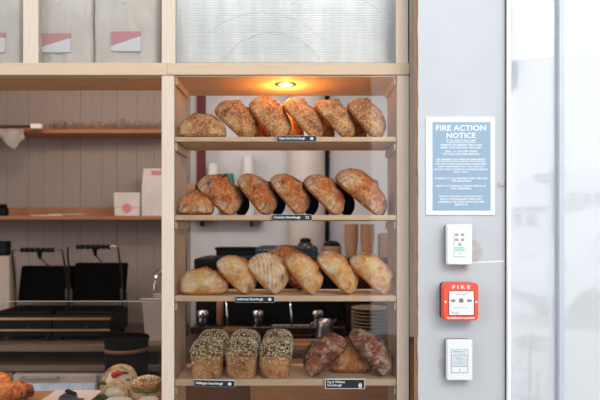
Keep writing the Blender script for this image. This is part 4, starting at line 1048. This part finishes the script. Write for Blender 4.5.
# milk pitcher
t = thing('milk_pitcher', (X(322, 3.3), Y(3.3), WZ+.0005), 'steel milk pitcher beside the plate stack', 'pitcher')
cc = (X(325, 3.3), Y(3.32), WZ+.0005); zt_ = Z(320, 3.3)-WZ
bm = bmesh.new(); lathe(bm, [(.05, 0), (.056, .006), (.055, .04), (.045, zt_*.7), (.047, zt_), (.045, zt_), (.042, zt_*.7), (.05, .04)], 24, cc); obj('jug_body', bm, M['steel'], t, True)
bm = bmesh.new(); tube(bm, [(cc[0]-.044, cc[1]-.01, cc[2]+zt_*.9), (cc[0]-.075, cc[1]-.015, cc[2]+zt_*.85), (cc[0]-.078, cc[1]-.015, cc[2]+zt_*.4), (cc[0]-.052, cc[1]-.01, cc[2]+zt_*.25)], .006, 8); obj('handle', bm, M['steel'], t, True)
bm = bmesh.new(); prism(bm, [(cc[0]+.04, cc[2]+zt_*.75), (cc[0]+.066, cc[2]+zt_*1.02), (cc[0]+.04, cc[2]+zt_)], cc[1]-.012, cc[1]+.012); obj('spout', bm, M['steel'], t)
# brown tin behind the tin loaves
t = thing('copper_tin', (X(233, 3.2), Y(3.2), WZ), 'copper brown tin with flat lid behind the middle tin loaves', 'tin')
M['copper'] = plain('brown_copper', srgb(130, 84, 64), .5, .3, .1)
bxo('tin_body', (X(223, 3.2), X(244, 3.2), Y(3.2), Y(3.3), WZ+.0005, Z(333, 3.2)), M['copper'], t, .004)
bxo('lid', (X(222, 3.2), X(245, 3.2), Y(3.195), Y(3.305), Z(333, 3.2)+.0003, Z(329.5, 3.2)), M['copper'], t, .002)
# pipes and red post
bm = bmesh.new(); box(bm, X(196.5, 4.08), X(205, 4.08), Y(4.08), Y(4.13), ZS+.0005, 2.999, bevel=.002)
tag(obj('red_post', bm, M['red_paint']), 'dark red square post rising from the left end of the cup ledge', 'post')
t = thing('black_pipe', (X(327.5, 4.1), Y(4.12), 0), 'thin black upright pipe on the back wall', 'pipe')
bm = bmesh.new(); tube(bm, [(X(327.5, 4.1), Y(4.12), 0), (X(327.5, 4.1), Y(4.12), 2.999)], .015, 12); obj('tube', bm, M['black'], t, True)
for zz in (1.2, 2.3): bxo('bracket', (X(327.5, 4.1)-.02, X(327.5, 4.1)+.02, Y(4.125), Y(4.19), zz, zz+.02), M['black'], t)
bm = bmesh.new(); cc = (X(306, 4.05), Y(4.05), 0); lathe(bm, [(.125, 0), (.125, 2.999)], 32, cc)
M['duct'] = plain('warm_white_duct', srgb(206, 194, 186), .5, 0, .04)
tag(obj('round_column', bm, M['duct'], None, autosmooth=40), 'pale round column beside the black pipe on the back wall', 'column')

# ================================================================ PASTRY CASE, FRONT LEFT
gs = thing('glass_screen', (X(60, 2.42), Y(2.42), .8), 'clear glass screen in front of the pastries with bright top edge', 'glass screen')
bxo('pane', (X(-120, 2.42), X(161, 2.42), Y(2.42), Y(2.428), .8005, Z(301.6, 2.42)), M['glass'], gs)
M['glass_edge'] = plain('polished_glass_edge', srgb(150, 142, 136), .3, 0, .03)
bxo('top_edge', (X(-120, 2.42), X(161, 2.42), Y(2.42), Y(2.428), Z(301.6, 2.42), Z(301.1, 2.42)), M['glass_edge'], gs)
PZ = .80
pc = thing('pastry_counter', (X(60, 2.6), Y(2.65), 0), 'pale wooden pastry counter along the lower left edge', 'counter')
bxo('top_board', (X(-140, 2.42), X(160.8, 2.42), Y(2.40), Y(2.80), PZ-.04, PZ), M['counter_light'], pc, .002)
bxo('front_panel', (X(-140, 2.42), X(160.8, 2.42), Y(2.42), Y(2.44), 0, PZ-.0405), M['birch_v'], pc)
# pastry
def pastry(name, cx, cy, L_, W_, H_, seed, label, rot=0):
    bm = bmesh.new(); so = Vector((seed, 2*seed, 0)); ns, nr = 30, 34; rings = []
    for i in range(1, nr):
        u = i/nr; a = math.pi*u; s = math.sin(a)**.7
        step = .86+.16*abs(math.sin(u*math.pi*6+math.sin(u*9)))
        ring = []
        for k in range(ns):
            p = 2*math.pi*k/ns
            x = -L_/2*math.cos(a)+ .0*s; yv = W_/2*s*step*math.cos(p) + .03*math.sin(a)
            zz = H_/2+H_/2*s*step*math.sin(p)
            q = Vector((x, yv, zz)); q += (q-Vector((x, 0, H_/2))).normalized()*(noise.noise(q*35+so)*.010+noise.noise(q*110+so)*.004)
            ring.append(bm.verts.new(q))
        rings.append(ring)
    for A, B_ in zip(rings, rings[1:]):
        for k in range(ns): bm.faces.new((A[k], A[(k+1) % ns], B_[(k+1) % ns], B_[k]))
    bm.faces.new(rings[0][::-1]); bm.faces.new(rings[-1])
    o = obj(name, bm, M['pastry'], None, True, local=True); o.location = (cx, cy, PZ+.0005); o.rotation_euler = (0, 0, rot)
    mz = min(v.co.z for v in o.data.vertices); o.location.z -= mz
    return tag(o, label, 'pastry', 'pastries in the case')
M['pastry'] = crust('flaky_pastry', srgb(244, 156, 82), srgb(214, 104, 42), srgb(110, 42, 16), srgb(250, 190, 130), .3, burn=.8)
pastry('croissant', X(8, 2.56), Y(2.58), .19, .13, .086, 71, 'large glazed orange-brown croissant at the lower left corner', R(25))
pastry('croissant', X(-6, 2.74), Y(2.75), .12, .08, .085, 72, 'smaller croissant behind the large one at the left edge', R(-20))
# parchment board with bulldog-clip card
t = thing('serving_board', (X(75, 2.65), Y(2.66), PZ), 'pale paper-covered serving board beside the croissant', 'board')
M['parch'] = plain('pinkish_parchment', srgb(236, 216, 206), .7, 0, .04)
bm = bmesh.new(); zt_ = PZ+.028
d_b = 2.70
bxo('board', (X(46, 2.62), X(96, 2.62), Y(2.50), Y(2.72), PZ+.0005, PZ+.022), M['counter_dark'], t, .002)
bxo('parchment', (X(47, 2.62), X(95.5, 2.62), Y(2.502), Y(2.72), PZ+.0222, PZ+.0245), M['parch'], t)
t = thing('bulldog_clip', (X(80, 2.58), Y(2.58), PZ+.025), 'grey and black ticket clip standing on the serving board', 'clip')
cx = X(66, 2.56); yb = Y(2.57); zb_ = PZ+.0248
M['clip_grey'] = plain('grey_clip', srgb(84, 88, 98), .4, .3, .08)
bm = bmesh.new(); prism(bm, [(cx-.038, zb_), (cx+.034, zb_), (cx+.030, zb_+.014), (cx+.018, zb_+.020), (cx-.018, zb_+.020), (cx-.030, zb_+.014)], yb, yb+.035); obj('body', bm, M['clip_grey'], t)
bm = bmesh.new(); box(bm, cx-.012, cx+.036, yb-.002, yb+.03, zb_+.022, zb_+.030, bevel=.003, rot=Matrix.Rotation(R(24), 3, 'Y')); obj('lever', bm, M['black'], t)
bm = bmesh.new(); tube(bm, [(cx+.0, yb+.015, zb_+.015), (cx+.002, yb+.015, zb_+.03)], .005, 8); obj('hinge', bm, M['black'], t)
bxo('ticket_foot', (cx-.03, cx+.075, yb-.012, yb-.003, zb_, zb_+.006), M['clip_grey'], t)
t.location = (cx, yb, zb_)
for ch in t.children: ch.location += Vector((X(80, 2.58), Y(2.58), PZ+.025))-Vector((cx, yb, zb_))
# filled flatbreads
M['flat'] = crust('flatbread', srgb(232, 200, 156), srgb(216, 172, 118), srgb(160, 104, 58), srgb(242, 226, 200), .5, burn=.35)
M['filling'] = plain('creamy_filling', srgb(238, 222, 190), .6, 0, .15, 40)
M['lettuce'] = plain('lettuce', srgb(112, 140, 50), .5, 0, .3, 40)
M['tomato'] = plain('tomato', srgb(196, 62, 40), .35, 0, .15)
M['wrap_paper'] = plain('white_wrap_paper', srgb(226, 228, 234), .6, 0, .04)
def arch(bm, c, r, h, th, y0, y1, n=22, wob=.003, seed=0):
    outer, inner = [], []
    for i in range(n+1):
        a = math.pi*i/n; jj = noise.noise(Vector((i*.6, seed, 0)))*wob
        ex = .8
        cx_, sz = math.copysign(abs(math.cos(a))**ex, math.cos(a)), math.sin(a)**ex
        outer.append((c[0]-(r+jj)*cx_, c[2]+(h+jj)*sz)); inner.append((c[0]-(r-th)*cx_, c[2]+(h-th)*sz))
    prism(bm, outer+inner[::-1], y0, y1)
    return inner
def sandwich(cx, cy, zb, r, h, dep, seed, label, toms=True):
    t = thing('filled_flatbread', (cx, cy, zb), label, 'sandwich', 'sandwiches in the case')
    bm = bmesh.new(); inner = arch(bm, (cx, cy, zb), r, h, .012, cy-dep/2, cy+dep/2, seed=seed)
    bmesh.ops.bevel(bm, geom=bm.edges[:], offset=.003, segments=2, affect='EDGES')
    obj('bread', bm, M['flat'], t, autosmooth=60)
    # filling: solid half disc with a bulging lumpy front
    bm = bmesh.new(); rings = []
    for k in range(7):
        f = 1-k/6.5; ring = []
        for x_, z_ in inner:
            q = Vector((cx+(x_-cx)*f, cy-dep/2+.004-.012*(1-f*f), zb+(z_-zb)*f))
            q += Vector((0, noise.noise(q*55+Vector((seed, 0, 0)))*.008, 0)); ring.append(bm.verts.new(q))
        rings.append(ring)
    for A, B_ in zip(rings, rings[1:]):
        for i in range(len(A)-1): bm.faces.new((A[i], A[i+1], B_[i+1], B_[i]))
    bk = [bm.verts.new((x_, cy+dep/2-.004, z_)) for x_, z_ in inner]
    for i in range(len(bk)-1): bm.faces.new((rings[0][i], bk[i], bk[i+1], rings[0][i+1]))
    obj('filling', bm, M['filling'], t, True)
    rg = random.Random(seed)
    def leaf(px_, pz_, sc_):
        bm = bmesh.new(); g = []
        for u in range(7):
            row = []
            for w_ in range(6):
                a = (w_-2.5)*.5; rr = sc_*(.3+.7*u/6)
                row.append(bm.verts.new((px_+rr*math.sin(a), cy-dep/2-.014-.007*math.sin(w_*2.1+u*.9), max(zb+.001, pz_+rr*math.cos(a)*.8-sc_*.4))))
            g.append(row)
        for A, B_ in zip(g, g[1:]):
            for k in range(5): bm.faces.new((A[k], A[k+1], B_[k+1], B_[k]))
        bmesh.ops.solidify(bm, geom=bm.faces[:], thickness=.0018); obj('lettuce_leaf', bm, M['lettuce'], t, True)
    if toms:
        leaf(cx+.030, zb+h*.78, .022); leaf(cx-r*.82, zb+h*.42, .026); leaf(cx+.05, zb+h*.55, .014)
        for dx, dz in ((-.014, .72), (.004, .78)):
            bm = bmesh.new(); lathe(bm, [(.013, -.004), (.016, 0), (.013, .006)], 16, (cx+dx, cy-dep/2-.012, zb+h*dz), 'Y'); obj('tomato_slice', bm, M['tomato'], t, True)
    else:
        leaf(cx-r*.72, zb+h*.36, .034); leaf(cx-r*.50, zb+h*.28, .024)
    return t
sandwich(X(119, 2.74), Y(2.755), PZ+.0005, .082, .130, .05, 81, 'flatbread folded over tomato and lettuce, rear left of the sandwiches')
sandwich(X(114.5, 2.60), Y(2.61), PZ+.0005, .064, .089, .045, 82, 'flatbread with creamy filling and lettuce in front of the tomato one', toms=False)
# rolls wrapped in white paper
def wrap(cx, cy, r, h, label, bread):
    t = thing('paper_wrapped_roll', (cx, cy, PZ+.0005), label, 'sandwich', 'wrapped rolls in the case')
    zb = PZ+.0005
    bm = bmesh.new(); inner = arch(bm, (cx, cy, zb), r, h, .007, cy-.03, cy+.03, wob=.006, seed=3); obj('paper', bm, M['wrap_paper'], t, autosmooth=50)
    bm = bmesh.new(); prism(bm, [(cx+(x_-cx)*.985, zb+(z_-zb)*.985) for x_, z_ in inner], cy-.036, cy+.02)
    bmesh.ops.bevel(bm, geom=bm.edges[:], offset=.004, segments=2, affect='EDGES'); obj('bread', bm, bread, t, autosmooth=50)
    return t
wrap(X(117, 2.50), Y(2.505), .070, .046, 'pale roll wrapped in white paper at the front of sandwiches', M['flat'])
M['bun'] = crust('seeded_bun', srgb(232, 168, 98), srgb(204, 126, 60), srgb(96, 52, 24), srgb(246, 226, 184), .25, speck=.5, burn=.7)
# seeded bun
t = thing('seeded_bun', (X(147, 2.62), Y(2.64), PZ+.0005), 'seed-covered bun sandwich beside the cabinet post', 'sandwich')
cx, cy = X(146.5, 2.62), Y(2.63)
zb = PZ+.002
def dome(z0, r, h, low, bot):
    bm = bmesh.new(); prof = [(r*.9, bot), (r, low)]
    for i in range(1, 9):
        a = math.pi/2*i/8.2; prof.append((r*math.cos(a), low+(h-low)*math.sin(a)))
    lathe(bm, prof, 28, (cx, cy, z0)); 
    for v in bm.verts: v.co += Vector((noise.noise(v.co*30), noise.noise(v.co*30+Vector((3, 0, 0))), noise.noise(v.co*30+Vector((0, 3, 0)))))*.004
    return bm
obj('bottom_half', dome(PZ+.0045, .066, .060, .02, 0), M['flat'], t, True)
obj('filling', dome(zb+.048, .064, .024, .008, 0), M['lettuce'], t, True)
obj('top_half', dome(zb+.062, .069, .046, .012, 0), M['bun'], t, True)
bm = bmesh.new(); rg = random.Random(5)
for i in range(240):
    a, e = rg.random()*6.28, R(rg.uniform(18, 90)); q = Vector((cx+.069*math.cos(e)*math.cos(a), cy+.069*math.cos(e)*math.sin(a), zb+.062+.012+.035*math.sin(e)))
    bmesh.ops.create_cone(bm, segments=4, radius1=.0025, radius2=0, depth=.004, matrix=Matrix.Translation(q) @ Matrix.Rotation(a, 4, 'Z') @ Matrix.Diagonal((1.6, .8, 1, 1)))
s = obj('seeds', bm, M['seed_pale'], t); s['kind'] = 'stuff'
wrap(X(147.5, 2.5), Y(2.505), .053, .048, 'toasted roll in paper against the cabinet post', M['bun'])

# ================================================================ OUTSIDE THE WINDOW
M['pavement'] = plain('pale_pavement', srgb(224, 224, 224), .8, 0, .05, 2)
bm = bmesh.new(); box(bm, .76, 30, -.10, 40, -.12, -.02); o = obj('pavement', bm, M['pavement']); o['kind'] = 'structure'
M['van_white'] = plain('white_car_paint', srgb(238, 240, 243), .3, 0, .01)
M['van_glass'] = plain('tinted_car_glass', srgb(96, 106, 116), .15, 0, .1)
M['tyre'] = plain('tyre_rubber', srgb(60, 60, 62), .8)
vx, vd = X(538, 9.4), Y(9.4)
t = thing('van', (vx+2, vd+.9, -.02), 'white van parked in the street beyond the window', 'van')
pf = [(0, .35), (.02, .75), (.35, 1.0), (.75, 1.1), (1.25, 1.85), (1.6, 1.98), (4.9, 1.98), (5.0, 1.8), (5.0, .35)]
bm = bmesh.new(); prism(bm, [(vx+a, b-.02) for a, b in pf], vd, vd+1.8)
bmesh.ops.bevel(bm, geom=bm.edges[:], offset=.05, segments=2, affect='EDGES'); obj('body', bm, M['van_white'], t, autosmooth=35)
bm = bmesh.new(); prism(bm, [(vx+.98, 1.15), (vx+1.9, 1.15), (vx+1.9, 1.75), (vx+1.36, 1.75)], vd-.012, vd+.01); obj('side_window', bm, M['van_glass'], t)
bm = bmesh.new(); prism(bm, [(vx+2.0, 1.15), (vx+3.3, 1.15), (vx+3.3, 1.75), (vx+2.0, 1.75)], vd-.012, vd+.01); obj('side_window', bm, M['van_glass'], t)
for a in (.85, 4.1):
    for yy_ in (vd+.02, vd+1.6):
        bm = bmesh.new(); lathe(bm, [(.2, -.01), (.32, 0), (.33, -.1), (.32, -.2), (.2, -.2)], 24, (vx+a, yy_-.03, .31), 'Y'); obj('wheel', bm, M['tyre'], t, autosmooth=40)
bm = bmesh.new(); box(bm, vx-.04, vx+.3, vd-.02, vd+1.82, .36, .52, bevel=.03); obj('bumper', bm, M['van_glass'], t)
bm = bmesh.new(); box(bm, vx+1.02, vx+1.14, vd-.14, vd-.015, 1.12, 1.3, bevel=.02); obj('mirror', bm, M['tyre'], t)
# street sign
t = thing('street_sign', (X(554, 12), Y(12), -.02), 'blue-grey street sign on a post across the road', 'sign')
M['sign_grey'] = plain('blue_grey_sign', srgb(120, 140, 155), .5)
bxo('post', (X(551, 12), X(557.5, 12), Y(12), Y(12)+.1, -.02, Z(169, 12)), M['sign_grey'], t)
bxo('panel', (X(535, 12), X(550.8, 12), Y(12), Y(12)+.05, Z(183, 12), Z(174, 12)), M['sign_grey'], t)
# building, pole, bush, railing
t = thing('building', (X(600, 26), Y(26), -.02), 'pale flat-roofed building across the street', 'building')
M['bld'] = plain('pale_render', srgb(244, 245, 246), .8, 0, .02)
bxo('block', (X(505, 26), X(700, 26), Y(26), Y(32), -.02, Z(210, 26)), M['bld'], t)
bxo('upper_block', (X(568, 26), X(700, 26), Y(26.5), Y(32), Z(210, 26), Z(168, 26)), M['bld'], t)
bxo('roof_slab', (X(503, 26), X(702, 26), Y(25.8), Y(26.4), Z(210, 26), Z(207, 26)), M['van_glass'], t)
for a in (575, 588, 601): bxo('window', (X(a, 26), X(a+7, 26), Y(26.4), Y(26.49), Z(203, 26), Z(192, 26)), M['van_glass'], t)
for a in (514, 527): bxo('window', (X(a, 26), X(a+8, 26), Y(25.9), Y(25.99), Z(226, 26), Z(214, 26)), M['van_glass'], t)
t = thing('thin_pole', (X(550, 5.5), Y(5.5), -.02), 'thin white upright pole on the pavement outside', 'pole')
bm = bmesh.new(); tube(bm, [(X(550, 5.5), Y(5.5), 0), (X(550, 5.5), Y(5.5), Z(190, 5.5))], .012, 10); obj('shaft', bm, M['van_white'], t)
bm = bmesh.new(); lathe(bm, [(.07, -.02), (.07, 0), (.03, .015)], 18, (X(550, 5.5), Y(5.5), 0)); obj('foot', bm, M['van_white'], t)
t = thing('potted_bush', (X(533, 4.6), Y(4.6), -.02), 'pale leafy bush in a pot outside the window', 'plant')
M['bush'] = plain('pale_olive_leaf', srgb(190, 192, 160), .7, 0, .2, 40)
bm = bmesh.new(); rg = random.Random(9); bc = Vector((X(530, 4.6), Y(4.6), Z(343, 4.6)))
for i in range(170):
    q = Vector((rg.gauss(0, 1), rg.gauss(0, 1), rg.gauss(0, 1))).normalized()*rg.uniform(.05, .12); q.z *= .8
    a = Vector((rg.gauss(0, 1), rg.gauss(0, 1), rg.gauss(0, 1))).normalized()*.022; b = a.orthogonal().normalized()*.010
    p = bc+q; bm.faces.new([bm.verts.new(p+e) for e in (a, b, -a, -b)])
bmesh.ops.solidify(bm, geom=bm.faces[:], thickness=.001); s = obj('foliage', bm, M['bush'], t); s['kind'] = 'stuff'
bm = bmesh.new(); tube(bm, [(bc.x, bc.y, .25), (bc.x, bc.y, bc.z)], .01, 8); obj('stem', bm, M['torn_timber'], t)
bm = bmesh.new(); lathe(bm, [(.09, -.02), (.12, .24), (.13, .26), (.11, .26), (.10, .22)], 22, (bc.x, bc.y, 0)); obj('pot', bm, M['van_white'], t, autosmooth=40)
t = thing('low_railing', (X(530, 3.6), Y(3.6), -.02), 'low slanting grey railing bars just outside the window', 'railing')
for k in range(4):
    z_ = .35+.09*k
    bm = bmesh.new(); tube(bm, [(.82, Y(3.2), z_+.25), (1.75, Y(4.4), z_-.12)], .008, 8); obj('bar', bm, M['frame_blue'], t)
for a, b, z_ in ((.83, Y(3.21), .87), (1.74, Y(4.39), .5)):
    bm = bmesh.new(); tube(bm, [(a, b, -.02), (a, b, z_)], .012, 8); obj('upright', bm, M['frame_blue'], t)

# ================================================================ ADDED WARM FILL IN THE KITCHEN, NO LAMP BODY
ld = bpy.data.lights.new('kitchen_warm_fill', 'POINT'); ld.color = (1, .66, .36); ld.energy = 10; ld.shadow_soft_size = .06
lo = bpy.data.objects.new('kitchen_warm_fill', ld); C.objects.link(lo); lo.location = (-1.45, .75, 2.45)
